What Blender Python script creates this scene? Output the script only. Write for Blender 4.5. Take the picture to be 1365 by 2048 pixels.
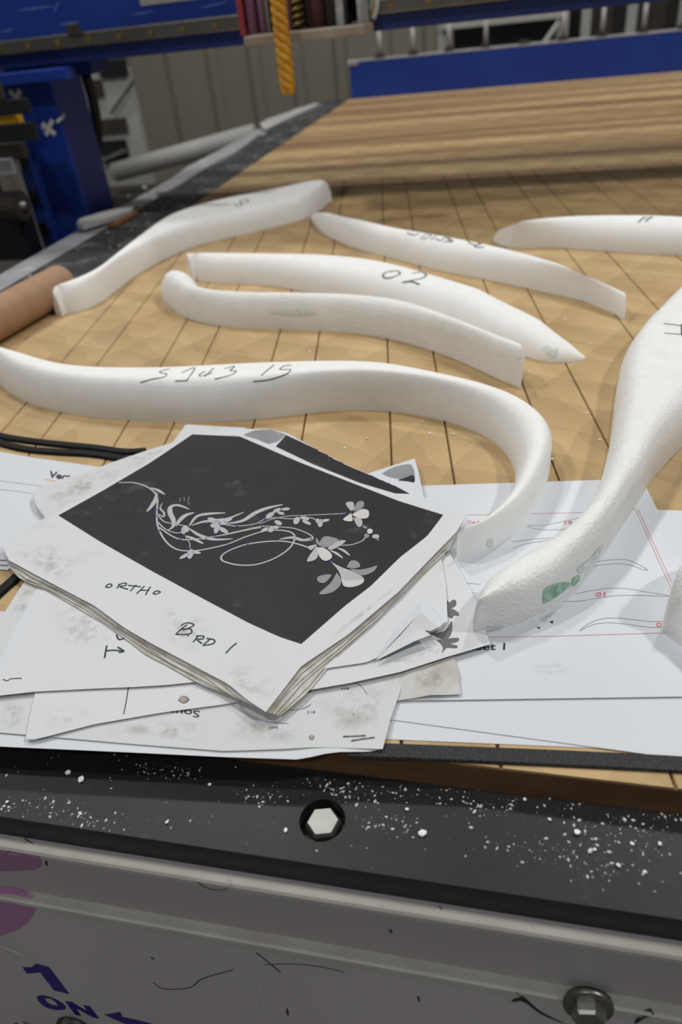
import bpy, bmesh, math, random
from mathutils import Vector, Matrix
from mathutils.bvhtree import BVHTree
from mathutils import noise as mnoise
random.seed(7)
for o in list(bpy.data.objects): bpy.data.objects.remove(o)
S = bpy.context.scene
C = S.collection

# ------------------------------------------------------------------ camera
H = 0.34                    # height of the lens above the router bed (bed top is z = 0)
F = 1460.1                  # focal length in pixels of the 1365 x 2048 frame
M = Matrix(((0.9748, 0.2021, -0.0943), (0.0409, -0.5778, -0.8151), (-0.2192, 0.7908, -0.5715)))
ax = Vector(M[0]).normalized(); az = Vector(M[2]).normalized(); ay = az.cross(ax).normalized(); ax = ay.cross(az)
cam = bpy.data.cameras.new('camera'); camo = bpy.data.objects.new('camera', cam); C.objects.link(camo)
R3 = Matrix((ax, -ay, -az)).transposed()
camo.matrix_world = Matrix.Translation((0, 0, H)) @ R3.to_4x4()
cam.sensor_fit = 'VERTICAL'; cam.sensor_height = 36; cam.lens = F / 2048 * 36
cam.clip_start = 0.01; cam.clip_end = 100
cam.dof.use_dof = True; cam.dof.focus_distance = 0.50; cam.dof.aperture_fstop = 6.3
S.camera = camo

# ------------------------------------------------------------------ light
S.view_settings.view_transform = 'Standard'; S.view_settings.look = 'None'
S.view_settings.gamma = 1; S.view_settings.use_curve_mapping = False
S.view_settings.exposure = -0.57
W = bpy.data.worlds.new('hall_light'); S.world = W; W.use_nodes = True
W.node_tree.nodes['Background'].inputs[0].default_value = (0.93, 0.97, 1.0, 1)
W.node_tree.nodes['Background'].inputs[1].default_value = 0.14
def area(name, loc, tgt, sx, sy, power, col=(1, 0.985, 0.955)):
    l = bpy.data.lights.new(name, 'AREA'); l.shape = 'RECTANGLE'; l.size = sx; l.size_y = sy
    l.energy = power; l.color = col
    o = bpy.data.objects.new(name, l); C.objects.link(o); o.location = loc
    o.rotation_euler = (Vector(tgt) - Vector(loc)).to_track_quat('-Z', 'Y').to_euler()
LP = 0.85
area('ceiling_lamp', (3.3, 0.7, 4.4), (0, 1.0, 0), 0.22, 0.30, 160 * LP)
area('ceiling_lamp', (-3.1, 1.0, 4.4), (0, 1.0, 0), 0.22, 0.30, 130 * LP)
area('ceiling_lamp', (-1.9, 3.4, 4.4), (0, 1.0, 0), 0.22, 0.30, 115 * LP)
area('ceiling_lamp', (1.5, 3.6, 4.4), (0, 1.0, 0), 0.22, 0.30, 110 * LP)
area('ceiling_lamp', (-0.6, -2.2, 3.8), (0, 1.0, 0), 0.30, 0.22, 65 * LP)

# ------------------------------------------------------------------ pixel -> place
def ray(x, y):
    a, b = (x - 682.5) / F, (y - 1024) / F
    return ax * a + ay * b + az
def at(x, y, z=0.0):
    d = ray(x, y); t = (z - H) / d.z
    return Vector((d.x * t, d.y * t, z))
def aty(x, y, Y):
    d = ray(x, y); t = Y / d.y
    return Vector((d.x * t, Y, H + d.z * t))
def zm(ox, oy, s): return lambda pts: [(ox + p[0] / s, oy + p[1] / s) + tuple(p[2:]) for p in pts]

# ------------------------------------------------------------------ materials
def mat(name, base, rough=0.6, metal=0.0, c2=None, nscale=8, namt=0.5, stretch=(1, 1, 1), bump=0.0, bscale=200,
        c3=None, n3=3, t3=(0.55, 0.7), spec=0.5, voro=False, ndetail=5, a3=1.0):
    m = bpy.data.materials.new(name); m.use_nodes = True
    nt = m.node_tree; N = nt.nodes; L = nt.links
    b = N['Principled BSDF']; b.inputs['Roughness'].default_value = rough; b.inputs['Metallic'].default_value = metal
    b.inputs['Specular IOR Level'].default_value = spec
    tc = N.new('ShaderNodeTexCoord'); mp = N.new('ShaderNodeMapping'); mp.inputs['Scale'].default_value = stretch
    geo = N.new('ShaderNodeNewGeometry')
    L.new(geo.outputs['Position'], mp.inputs['Vector'])
    col = None
    if c2:
        n = N.new('ShaderNodeTexNoise'); n.inputs['Scale'].default_value = nscale; n.inputs['Detail'].default_value = ndetail
        L.new(mp.outputs[0], n.inputs['Vector'])
        r = N.new('ShaderNodeValToRGB'); r.color_ramp.elements[0].position = 0.5 - namt / 2; r.color_ramp.elements[1].position = 0.5 + namt / 2
        r.color_ramp.elements[0].color = (*base, 1); r.color_ramp.elements[1].color = (*c2, 1)
        L.new(n.outputs['Fac'], r.inputs[0]); col = r.outputs[0]
    if c3:
        n = N.new('ShaderNodeTexNoise'); n.inputs['Scale'].default_value = n3; n.inputs['Detail'].default_value = 8; n.inputs['Roughness'].default_value = 0.68
        L.new(geo.outputs['Position'], n.inputs['Vector'])
        r = N.new('ShaderNodeValToRGB'); r.color_ramp.elements[0].position = t3[0]; r.color_ramp.elements[1].position = t3[1]
        r.color_ramp.elements[0].color = (0, 0, 0, 1); r.color_ramp.elements[1].color = (a3, a3, a3, 1)
        L.new(n.outputs['Fac'], r.inputs[0])
        mx = N.new('ShaderNodeMix'); mx.data_type = 'RGBA'
        L.new(r.outputs[0], mx.inputs['Factor'])
        if col: L.new(col, mx.inputs['A'])
        else: mx.inputs['A'].default_value = (*base, 1)
        mx.inputs['B'].default_value = (*c3, 1); col = mx.outputs['Result']
    if col: L.new(col, b.inputs['Base Color'])
    else: b.inputs['Base Color'].default_value = (*base, 1)
    if bump:
        if voro:
            n = N.new('ShaderNodeTexVoronoi'); n.inputs['Scale'].default_value = bscale; o = n.outputs['Distance']
        else:
            n = N.new('ShaderNodeTexNoise'); n.inputs['Scale'].default_value = bscale; n.inputs['Detail'].default_value = 4; o = n.outputs['Fac']
        L.new(geo.outputs['Position'], n.inputs['Vector'])
        bp = N.new('ShaderNodeBump'); bp.inputs['Strength'].default_value = bump; bp.inputs['Distance'].default_value = 0.001
        L.new(o, bp.inputs['Height']); L.new(bp.outputs[0], b.inputs['Normal'])
    return m

def srgb(r, g, b):
    f = lambda c: (c / 255 / 12.92) if c / 255 <= 0.04045 else ((c / 255 + 0.055) / 1.055) ** 2.4
    return (f(r), f(g), f(b))
MT = {
 'wood': mat('wood', srgb(194, 167, 123), 0.6, c2=srgb(180, 150, 104), nscale=9, namt=0.5, stretch=(1, 1, 1), bump=0.12, bscale=500, c3=srgb(168, 136, 92), n3=14, t3=(0.62, 0.85), a3=0.7),
 'woodgroove': mat('woodgroove', srgb(150, 116, 74), 0.8),
 'woodedge': mat('woodedge', srgb(112, 80, 50), 0.7, c2=srgb(80, 55, 34), nscale=30, stretch=(0.3, 2, 2)),
 'foam': mat('foam', srgb(243, 243, 241), 0.75, bump=0.15, bscale=480, voro=True, c2=srgb(237, 237, 234), nscale=60),
 'foamtorn': mat('foamtorn', srgb(241, 241, 239), 0.8, bump=0.9, bscale=420, c2=srgb(232, 233, 230), nscale=60),
 'ink': mat('ink', srgb(22, 36, 44), 0.5), 'inkfoam': mat('inkfoam', srgb(62, 82, 88), 0.6),
 'printblack': mat('printblack', srgb(36, 34, 39), 0.55, spec=0.25, c2=srgb(43, 41, 46), nscale=40, c3=srgb(84, 83, 86), n3=30, t3=(0.60, 0.80)),
 'pgrey': mat('pgrey', srgb(176, 175, 178), 0.5), 'pmid': mat('pmid', srgb(138, 137, 141), 0.5), 'pdark': mat('pdark', srgb(96, 95, 99), 0.5),
 'plight': mat('plight', srgb(200, 198, 196), 0.5), 'pblue': mat('pblue', srgb(52, 70, 150), 0.5),
 'redtext': mat('redtext', srgb(206, 120, 118), 0.6), 'redprint': mat('redprint', srgb(206, 158, 156), 0.6), 'lineprint': mat('lineprint', srgb(138, 138, 146), 0.6), 'lilac': mat('lilac', srgb(150, 140, 170), 0.6),
 'textblack': mat('textblack', srgb(30, 30, 34), 0.55), 'orangeprint': mat('orangeprint', srgb(226, 176, 150), 0.6),
 'hdpe': mat('hdpe', srgb(30, 30, 32), 0.45, c2=srgb(40, 40, 42), nscale=14, bump=0.25, bscale=90, c3=srgb(80, 80, 80), n3=26, t3=(0.62, 0.86), spec=0.3),
 'hdpedusty': mat('hdpedusty', srgb(44, 44, 48), 0.6, c2=srgb(52, 52, 55), nscale=9, bump=0.2, bscale=90, c3=srgb(128, 126, 124), n3=12, t3=(0.52, 0.75), spec=0.3),
 'blackrub': mat('blackrub', srgb(20, 20, 21), 0.75, spec=0.3),
 'greysteel': mat('greysteel', srgb(184, 180, 180), 0.42, c2=srgb(172, 167, 168), nscale=7, c3=srgb(100, 90, 84), n3=18, t3=(0.66, 0.80), bump=0.04, bscale=300),
 'paleedge': mat('paleedge', srgb(190, 188, 180), 0.5, c2=srgb(172, 168, 160), nscale=40, c3=srgb(96, 88, 78), n3=90, t3=(0.66, 0.74)),
 'zinc': mat('zinc', srgb(140, 140, 136), 0.42, 0.9, c2=srgb(150, 150, 145), nscale=80), 'steel': mat('steel', srgb(140, 138, 132), 0.36, 0.9, c2=srgb(120, 116, 108), nscale=20),
 'alu': mat('alu', srgb(176, 178, 182), 0.45, 0.3, c2=srgb(150, 151, 154), nscale=12, c3=srgb(210, 210, 210), n3=20),
 'blue': mat('blue', srgb(22, 62, 158), 0.45, c2=srgb(17, 52, 142), nscale=4, c3=srgb(52, 84, 156), n3=12, t3=(0.70, 0.85)),
 'bluedark': mat('bluedark', srgb(16, 40, 108), 0.5, c2=srgb(20, 48, 122), nscale=5),
 'white': mat('white', srgb(222, 222, 218), 0.6), 'offwhite': mat('offwhite', srgb(176, 176, 172), 0.6, c2=srgb(150, 150, 146), nscale=3),
 'beigeplate': mat('beigeplate', srgb(168, 158, 146), 0.5, c2=srgb(140, 126, 108), nscale=20),
 'pink': mat('pink', srgb(160, 92, 138), 0.5, c2=srgb(120, 100, 120), nscale=12), 'brass': mat('brass', srgb(150, 128, 70), 0.4, 0.6),
 'darkmetal': mat('darkmetal', srgb(44, 40, 38), 0.6, c2=srgb(62, 56, 50), nscale=10), 'black': mat('black', srgb(22, 22, 23), 0.5),
 'yellow': mat('yellow', srgb(214, 158, 30), 0.55, c2=srgb(180, 122, 20), nscale=60), 'yellowplate': mat('yellowplate', srgb(212, 164, 30), 0.5),
 'wallsheet': mat('wallsheet', srgb(136, 131, 118), 0.6, c2=srgb(126, 121, 108), nscale=1.5), 'floor': mat('floor', srgb(92, 88, 84), 0.8, c2=srgb(70, 66, 62), nscale=3),
 'cardboard': mat('cardboard', srgb(170, 136, 108), 0.75, c2=srgb(160, 126, 98), nscale=14, stretch=(1, 6, 1)), 'cardin': mat('cardin', srgb(120, 88, 62), 0.85),
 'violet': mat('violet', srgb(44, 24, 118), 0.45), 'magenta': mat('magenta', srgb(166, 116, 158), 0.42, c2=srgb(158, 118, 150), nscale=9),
 'rust': mat('rust', srgb(104, 66, 34), 0.8), 'scuff': mat('scuff', srgb(52, 48, 46), 0.6), 'chalk': mat('chalk', srgb(190, 188, 184), 0.8),
 'green': mat('green', srgb(120, 168, 140), 0.8, c2=srgb(176, 204, 186), nscale=220, namt=0.3), 'greenpale': mat('greenpale', srgb(196, 210, 200), 0.8, c2=srgb(228, 230, 227), nscale=200, namt=0.3),
 'dirt': mat('dirt', srgb(176, 166, 148), 0.9, c2=srgb(196, 192, 182), nscale=90, namt=0.3), 'sheetgrey': mat('greyprint', srgb(150, 152, 156), 0.6, c2=srgb(120, 122, 126), nscale=30),  # last entry: even grey for the grey areas printed on sheets
}
MT['offblue'] = mat('offblue', srgb(86, 120, 190), 0.6); MT['maroon'] = mat('maroon', srgb(110, 66, 72), 0.5); MT['pinkgrey'] = mat('pinkgrey', srgb(160, 148, 156), 0.5); MT['redplate'] = mat('redplate', srgb(150, 56, 62), 0.5)
def papermat(name, base=(211, 214, 220), dirt=0.0, seed=0, t=(0.58, 0.80)):
    return mat(name, srgb(*base), 0.7, c2=srgb(base[0] - 5, base[1] - 4, base[2] - 4), nscale=9, c3=srgb(160, 152, 138) if dirt else None, n3=16 + seed, t3=t, bump=0.06, bscale=50, spec=0.25, a3=dirt)
PEDGE = papermat('paper_grubby_edge', (200, 198, 192), 0.7, 40, (0.42, 0.62)); PAPER = papermat('paper_clean'); PD1 = papermat('paper_worn', (212, 214, 217), 0.32, 1, (0.60, 0.82)); PD2 = papermat('paper_dirty', (206, 208, 209), 0.45, 3, (0.55, 0.78)); PD3 = papermat('paper_grimy', (198, 197, 193), 0.6, 6, (0.50, 0.72))
# wood: streaks running across the bed in the planed far half
def wood_streaks(m):
    nt = m.node_tree; N = nt.nodes; L = nt.links; b = N['Principled BSDF']
    src = b.inputs['Base Color'].links[0].from_socket
    geo = N.new('ShaderNodeNewGeometry'); mp = N.new('ShaderNodeMapping'); mp.inputs['Scale'].default_value = (0.35, 9, 1)
    L.new(geo.outputs['Position'], mp.inputs['Vector'])
    n = N.new('ShaderNodeTexNoise'); n.inputs['Scale'].default_value = 1.0; n.inputs['Detail'].default_value = 6; n.inputs['Roughness'].default_value = 0.55
    L.new(mp.outputs[0], n.inputs['Vector'])
    r = N.new('ShaderNodeValToRGB'); r.color_ramp.elements[0].position = 0.40; r.color_ramp.elements[1].position = 0.60
    L.new(n.outputs['Fac'], r.inputs[0])
    sp = N.new('ShaderNodeSeparateXYZ'); L.new(geo.outputs['Position'], sp.inputs[0])
    mr = N.new('ShaderNodeMapRange'); mr.inputs['From Min'].default_value = 1.25; mr.inputs['From Max'].default_value = 1.75; mr.inputs['To Min'].default_value = 0.0; mr.inputs['To Max'].default_value = 1.0
    L.new(sp.outputs['Y'], mr.inputs['Value'])
    mu = N.new('ShaderNodeMath'); mu.operation = 'MULTIPLY'; L.new(r.outputs[0], mu.inputs[0]); L.new(mr.outputs[0], mu.inputs[1])
    mx = N.new('ShaderNodeMix'); mx.data_type = 'RGBA'; L.new(mu.outputs[0], mx.inputs['Factor']); L.new(src, mx.inputs['A']); mx.inputs['B'].default_value = (*srgb(128, 98, 66), 1)
    # cutter swirls: paler and darker swaths in the near half
    w = N.new('ShaderNodeTexWave'); w.inputs['Scale'].default_value = 5.5; w.inputs['Distortion'].default_value = 5; w.inputs['Detail'].default_value = 3; w.inputs['Detail Scale'].default_value = 1.4; w.bands_direction = 'DIAGONAL'
    L.new(geo.outputs['Position'], w.inputs['Vector'])
    r2 = N.new('ShaderNodeValToRGB'); r2.color_ramp.elements[0].position = 0.45; r2.color_ramp.elements[1].position = 0.55
    r2.color_ramp.elements[0].color = (0.91, 0.90, 0.88, 1); r2.color_ramp.elements[1].color = (1, 1, 1, 1)
    L.new(w.outputs['Fac'], r2.inputs[0])
    prev = r2.outputs[0]
    for rot, sc in ((0.5, 4.2), (1.9, 6.3)):
        mpw = N.new('ShaderNodeMapping'); mpw.inputs['Rotation'].default_value = (0, 0, rot); L.new(geo.outputs['Position'], mpw.inputs['Vector'])
        w2 = N.new('ShaderNodeTexWave'); w2.inputs['Scale'].default_value = sc; w2.inputs['Distortion'].default_value = 3.5; w2.inputs['Detail'].default_value = 1; w2.wave_profile = 'SAW'
        L.new(mpw.outputs[0], w2.inputs['Vector'])
        rw = N.new('ShaderNodeValToRGB'); rw.color_ramp.elements[0].color = (0.91, 0.90, 0.88, 1); rw.color_ramp.elements[1].color = (1.03, 1.03, 1.03, 1); L.new(w2.outputs['Fac'], rw.inputs[0])
        mm_ = N.new('ShaderNodeMix'); mm_.data_type = 'RGBA'; mm_.blend_type = 'MULTIPLY'; mm_.inputs['Factor'].default_value = 1
        L.new(prev, mm_.inputs['A']); L.new(rw.outputs[0], mm_.inputs['B']); prev = mm_.outputs['Result']
    m2 = N.new('ShaderNodeMix'); m2.data_type = 'RGBA'; m2.blend_type = 'MULTIPLY'; m2.inputs['Factor'].default_value = 1
    L.new(mx.outputs['Result'], m2.inputs['A']); L.new(prev, m2.inputs['B'])
    L.new(m2.outputs['Result'], b.inputs['Base Color'])
wood_streaks(MT['wood'])

# ------------------------------------------------------------------ builders
WORLD = {}
def link(name, verts, faces, m, parent=None, smooth=False, origin=None):
    vs = [Vector(v) for v in verts]
    if origin is None:
        n = len(vs); origin = Vector((sum(v.x for v in vs) / n, sum(v.y for v in vs) / n, min(v.z for v in vs)))
    me = bpy.data.meshes.new(name); me.from_pydata([v - origin for v in vs], [], faces); me.update()
    if isinstance(m, str): m = MT[m]
    me.materials.append(m)
    if smooth:
        for p in me.polygons: p.use_smooth = True
    o = bpy.data.objects.new(name, me); C.objects.link(o)
    WORLD[o.name] = origin
    if parent: o.parent = parent; o.location = origin - WORLD[parent.name]
    else: o.location = origin
    return o
def thing(name, label, cat, loc, group=None):
    o = bpy.data.objects.new(name, None); C.objects.link(o); o.location = loc; o.empty_display_size = 0.02
    WORLD[o.name] = Vector(loc); return tag(o, label, cat, group)
def tag(o, label, cat=None, group=None, kind=None):
    o['label'] = label
    if cat: o['category'] = cat
    if group: o['group'] = group
    if kind: o['kind'] = kind
    return o
class MB:
    def __init__(s): s.v = []; s.f = []
    def add(s, v, f):
        k = len(s.v); s.v += [Vector(p) for p in v]; s.f += [tuple(i + k for i in q) for q in f]; return s
    def box(s, x0, x1, y0, y1, z0, z1, bev=0.0):
        if bev <= 0:
            v = [(x, y, z) for z in (z0, z1) for y in (y0, y1) for x in (x0, x1)]
            return s.add(v, [(0, 2, 3, 1), (4, 5, 7, 6), (0, 1, 5, 4), (2, 6, 7, 3), (0, 4, 6, 2), (1, 3, 7, 5)])
        bm = bmesh.new(); bmesh.ops.create_cube(bm, size=1)
        for q in bm.verts: q.co = Vector(((x0 + x1) / 2 + q.co.x * (x1 - x0), (y0 + y1) / 2 + q.co.y * (y1 - y0), (z0 + z1) / 2 + q.co.z * (z1 - z0)))
        bmesh.ops.bevel(bm, geom=bm.edges[:], offset=bev, segments=2, affect='EDGES', profile=0.5)
        bm.verts.index_update(); s.add([q.co.copy() for q in bm.verts], [[q.index for q in f.verts] for f in bm.faces]); bm.free(); return s
    def prism(s, poly, axis, a, b):            # poly in the two other axes
        n = len(poly)
        def P(u, w, t): return {'x': (t, u, w), 'y': (u, t, w), 'z': (u, w, t)}[axis]
        v = [P(u, w, a) for u, w in poly] + [P(u, w, b) for u, w in poly]
        return s.add(v, [tuple(range(n))[::-1], tuple(range(n, 2 * n))] + [(i, (i + 1) % n, n + (i + 1) % n, n + i) for i in range(n)])
    def tube(s, pts, r, n=10, caps=True, flat=1.0):
        pts = [Vector(p) for p in pts]; rs = r if isinstance(r, (list, tuple)) else [r] * len(pts)
        v = []; up = None
        for i, p in enumerate(pts):
            t = (pts[min(i + 1, len(pts) - 1)] - pts[max(i - 1, 0)]).normalized()
            if up is None: up = Vector((0, 0, 1)) if abs(t.z) < 0.9 else Vector((1, 0, 0))
            a = t.cross(up).normalized(); b = a.cross(t).normalized(); up = b
            for k in range(n):
                q = 2 * math.pi * k / n; v.append(p + a * (math.cos(q) * rs[i]) + b * (math.sin(q) * rs[i] * flat))
        f = [(i * n + k, i * n + (k + 1) % n, (i + 1) * n + (k + 1) % n, (i + 1) * n + k) for i in range(len(pts) - 1) for k in range(n)]
        if caps: f += [tuple(range(n))[::-1], tuple(range((len(pts) - 1) * n, len(pts) * n))]
        return s.add(v, f)
    def build(s, name, m, parent=None, smooth=False, origin=None): return link(name, s.v, s.f, m, parent, smooth, origin)
def smoothpts(pts, per=6):
    out = []; n = len(pts)
    for i in range(n - 1):
        p0, p1, p2, p3 = pts[max(i - 1, 0)], pts[i], pts[i + 1], pts[min(i + 2, n - 1)]
        for k in range(per):
            t = k / per
            out.append(tuple(0.5 * (2 * b + (c - a) * t + (2 * a - 5 * b + 4 * c - d) * t * t + (3 * b - a - 3 * c + d) * t ** 3) for a, b, c, d in zip(p0, p1, p2, p3)))
    out.append(tuple(pts[-1])); return out
def resample(pts, n):
    pts = [Vector(p) for p in pts]; L = [0]
    for a, b in zip(pts, pts[1:]): L.append(L[-1] + (b - a).length)
    out = []; j = 0
    for i in range(n):
        s = L[-1] * i / (n - 1)
        while j < len(L) - 2 and L[j + 1] < s: j += 1
        d = L[j + 1] - L[j]; t = (s - L[j]) / d if d > 1e-9 else 0
        out.append(pts[j].lerp(pts[j + 1], min(max(t, 0), 1)))
    return out
EYE = Vector((0, 0, H))
class Surf:                                   # what a mark drawn on a thing is laid onto
    def __init__(s, o):
        vs = [v.co + WORLD[o.name] for v in o.data.vertices]; s.o = o
        s.t = BVHTree.FromPolygons(vs, [tuple(p.vertices) for p in o.data.polygons])
    def hit(s, x, y):
        d = ray(x, y).normalized(); r = s.t.ray_cast(EYE, d)
        return (r[0], r[1] if r[1].dot(d) < 0 else -r[1]) if r[0] else None
def strokes(name, surf, lines, m, width=0.0008, off=0.0003, per=4, parent=None, taper=False):
    """lines of (px, py[, w]) drawn as flat ribbons lying on the surface of a thing"""
    mb = MB()
    for ln in lines:
        w0 = width
        if isinstance(ln, dict): w0 = ln['w']; tp = ln.get('t', taper); ln = ln['p']
        else: tp = taper
        pts = smoothpts([p[:2] for p in ln], per) if len(ln) > 2 else [tuple(Vector(ln[0][:2]).lerp(Vector(ln[1][:2]), k / 8)) for k in range(9)]
        hs = [surf.hit(*p) for p in pts]; hs = [h for h in hs if h]
        if len(hs) < 2: continue
        n = len(hs); v = []
        for i, (p, nn) in enumerate(hs):
            t = hs[min(i + 1, n - 1)][0] - hs[max(i - 1, 0)][0]
            sd = t.cross(nn)
            if sd.length < 1e-9: sd = Vector((1, 0, 0))
            w = w0
            if tp: u = i / (n - 1); w = w0 * max(0.12, math.sin(math.pi * min(1, u * 0.92 + 0.04)) ** 0.8)
            sd = sd.normalized() * w / 2
            v += [p - sd + nn * off, p + sd + nn * off]
        mb.add(v, [(2 * i, 2 * i + 1, 2 * i + 3, 2 * i + 2) for i in range(n - 1)])
    if mb.v: return mb.build(name, m, parent or surf.o)
def blobs(name, surf, polys, m, off=0.0004, parent=None, rings=3, fade=False):
    mb = MB(); fd = []
    for pl in polys:
        pl = smoothpts([p[:2] for p in pl] + [pl[0][:2]], 4)[:-1]
        cx = sum(p[0] for p in pl) / len(pl); cy = sum(p[1] for p in pl) / len(pl)
        vs = []; ok = True
        c = surf.hit(cx, cy)
        if not c: continue
        vs.append(c[0] + c[1] * off); fv = [1.0]
        for k in range(1, rings + 1):
            for p in pl:
                h = surf.hit(cx + (p[0] - cx) * k / rings, cy + (p[1] - cy) * k / rings)
                if not h: ok = False; break
                vs.append(h[0] + h[1] * off); fv.append(1 - (k / rings) ** 1.3)
            if not ok: break
        if not ok: continue
        n = len(pl); fs = [(0, 1 + i, 1 + (i + 1) % n) for i in range(n)]
        for k in range(rings - 1):
            a = 1 + k * n; b = a + n
            fs += [(a + i, b + i, b + (i + 1) % n, a + (i + 1) % n) for i in range(n)]
        mb.add(vs, fs); fd += fv
    if mb.v:
        o = mb.build(name, m, parent or surf.o)
        if fade:
            at_ = o.data.attributes.new('wear', 'FLOAT', 'POINT'); at_.data.foreach_set('value', fd)
        return o
def textmesh(s, bold=0.0):
    cu = bpy.data.curves.new('t', 'FONT'); cu.body = s; cu.offset = bold; cu.resolution_u = 3
    o = bpy.data.objects.new('t', cu); C.objects.link(o); bpy.context.view_layer.update()
    me = o.to_mesh(); bm = bmesh.new(); bm.from_mesh(me); o.to_mesh_clear()
    bmesh.ops.triangulate(bm, faces=bm.faces[:])
    bm.verts.index_update(); v = [q.co.copy() for q in bm.verts]; f = [tuple(q.index for q in p.verts) for p in bm.faces]
    bm.free(); bpy.data.objects.remove(o); bpy.data.curves.remove(cu)
    x0 = min(p.x for p in v); x1 = max(p.x for p in v); y0 = min(p.y for p in v); y1 = max(p.y for p in v)
    return [((p.x - x0) / (x1 - x0), (p.y - y0) / (y1 - y0)) for p in v], f
def text(name, surf, s, quad, m, off=0.0003, bold=0.0, parent=None):
    """quad: pixel corners bottom-left, bottom-right, top-right, top-left of the lettering as it reads"""
    uv, f = textmesh(s, bold); q = [Vector(p) for p in quad]; vs = []
    for u, v in uv:
        p = q[0].lerp(q[1], u).lerp(q[3].lerp(q[2], u), v); h = surf.hit(p.x, p.y)
        if not h: return
        vs.append(h[0] + h[1] * off)
    return link(name, vs, f, m, parent or surf.o)

# ------------------------------------------------------------------ the hall
def struct(name, mb, m):
    o = mb.build(name, m); o['kind'] = 'structure'; return o
struct('floor', MB().box(-6, 5, -2.5, 6.2, -0.95, -0.9), 'floor')
mbw = MB(); poly = []; xx = -6.0                      # profiled steel wall sheeting: broad pans with narrow ribs
while xx < 5:
    poly += [(xx, 6.0), (xx + 0.19, 6.0), (xx + 0.215, 5.965), (xx + 0.275, 5.965), (xx + 0.30, 6.0)]; xx += 0.32
pts = [(p[0], p[1]) for p in poly]
for a, b in zip(pts, pts[1:]): mbw.add([(a[0], a[1], -0.9), (b[0], b[1], -0.9), (b[0], b[1], 3.2), (a[0], a[1], 3.2)], [(0, 1, 2, 3)])
struct('wall_back', mbw, 'wallsheet')

# ------------------------------------------------------------------ router table
XL, XR, YF, YB = -0.705, 1.75, 0.245, 3.40
table = thing('router_table', 'large router table with a pale grooved wooden bed, black edge boards and grey steel frame', 'router table', (0.5, 1.8, -0.9))
MB().box(XL, XR, YF + 0.004, YB, -0.018, -0.0035).build('base_board', 'woodgroove', table)
# the bed surface: strips of wood divided by parallel cut grooves, about 9.5 degrees off the table's length
def clip(poly, nx, ny, d):
    out = []
    for i, p in enumerate(poly):
        q = poly[(i + 1) % len(poly)]; a = p[0] * nx + p[1] * ny - d; b = q[0] * nx + q[1] * ny - d
        if a <= 0: out.append(p)
        if (a < 0) != (b < 0) and abs(a - b) > 1e-12:
            t = a / (a - b); out.append((p[0] + (q[0] - p[0]) * t, p[1] + (q[1] - p[1]) * t))
    return out
YP = 1.78; g = 0.0008; TG = math.tan(math.radians(9.5)); cuts = []
for k in range(-3, 18): cuts += [-0.427 + 0.1395 * k, -0.374 + 0.1395 * k]
for a, b in zip(cuts, cuts[1:]):
    poly = [(XL, YF), (XR, YF), (XR, YP), (XL, YP)]
    poly = clip(poly, 1, TG, b - g); poly = clip(poly, -1, -TG, -(a + g)) if poly else []
    if len(poly) < 3: continue
    n = len(poly); cx = sum(p[0] for p in poly) / n; cy = sum(p[1] for p in poly) / n
    e = 0.0006; v = [(p[0], p[1], -0.0034) for p in poly] + [(p[0], p[1], -e) for p in poly]
    inner = clip(clip([(XL, YF), (XR, YF), (XR, YP), (XL, YP)], 1, TG, b - g - e), -1, -TG, -(a + g + e))
    if len(inner) != n: continue
    v += [(p[0], p[1], 0.0) for p in inner]
    f = [tuple(range(2 * n, 3 * n))] + [(i, (i + 1) % n, n + (i + 1) % n, n + i) for i in range(n)] + [(n + i, n + (i + 1) % n, 2 * n + (i + 1) % n, 2 * n + i) for i in range(n)]
    link('plank', v, f, 'wood', table)
MB().box(XL, XR, YP + 0.0005, YB, -0.0034, 0.0).build('planed_board', 'wood', table)['label'] = 'planed far half of the wooden bed with dark streaks'
MB().prism([(YF + 0.003, -0.001), (YF + 0.003, -0.018), (0.2425, -0.018), (YF - 0.0006, -0.001)], 'x', XL, XR).build('bed_edge', 'woodedge', table)
# black edge boards
mb = MB(); bc = at(645, 1640, -0.018); br = 0.0125; rr = []; rb = []
yf, yb = 0.188, 0.262
NB = 40
for i in range(NB):
    q = 2 * math.pi * i / NB
    rr.append((bc.x + br * math.cos(q), bc.y + br * math.sin(q)))
    c, s_ = math.cos(q), math.sin(q); t = min((0.05 / abs(c)) if abs(c) > 1e-6 else 9, ((yb - bc.y if s_ > 0 else bc.y - yf) / abs(s_)) if abs(s_) > 1e-6 else 9)
    rb.append((bc.x + t * c, bc.y + t * s_))
hv = [(x, y, -0.018) for x, y in rr] + [(x, y, -0.018) for x, y in rb] + [(x, y, -0.030) for x, y in rr]
mb.add(hv, [(i, (i + 1) % NB, NB + (i + 1) % NB, NB + i) for i in range(NB)] + [(2 * NB + i, 2 * NB + (i + 1) % NB, (i + 1) % NB, i) for i in range(NB)] + [tuple(range(2 * NB, 3 * NB))])
cr = [(bc.x + sx * 0.05, y) for sx in (-1, 1) for y in (yf, yb)]
x0, x1 = bc.x - 0.05, bc.x + 0.05
def nearest(c): return min(range(NB), key=lambda i: (rb[i][0] - c[0]) ** 2 + (rb[i][1] - c[1]) ** 2)
for c in cr:                                   # fill the four corners of the square round the counterbore
    k = nearest(c); ids = [(k - 2) % NB, (k - 1) % NB, k, (k + 1) % NB, (k + 2) % NB]
    for a, b in zip(ids, ids[1:]):
        mb.add([(*c, -0.018), (*rb[a], -0.018), (*rb[b], -0.018)], [(0, 1, 2)])
for a, b in ((-0.834, x0), (x1, XR)): mb.add([(a, yf, -0.018), (b, yf, -0.018), (b, yb, -0.018), (a, yb, -0.018)], [(0, 1, 2, 3)])
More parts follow.
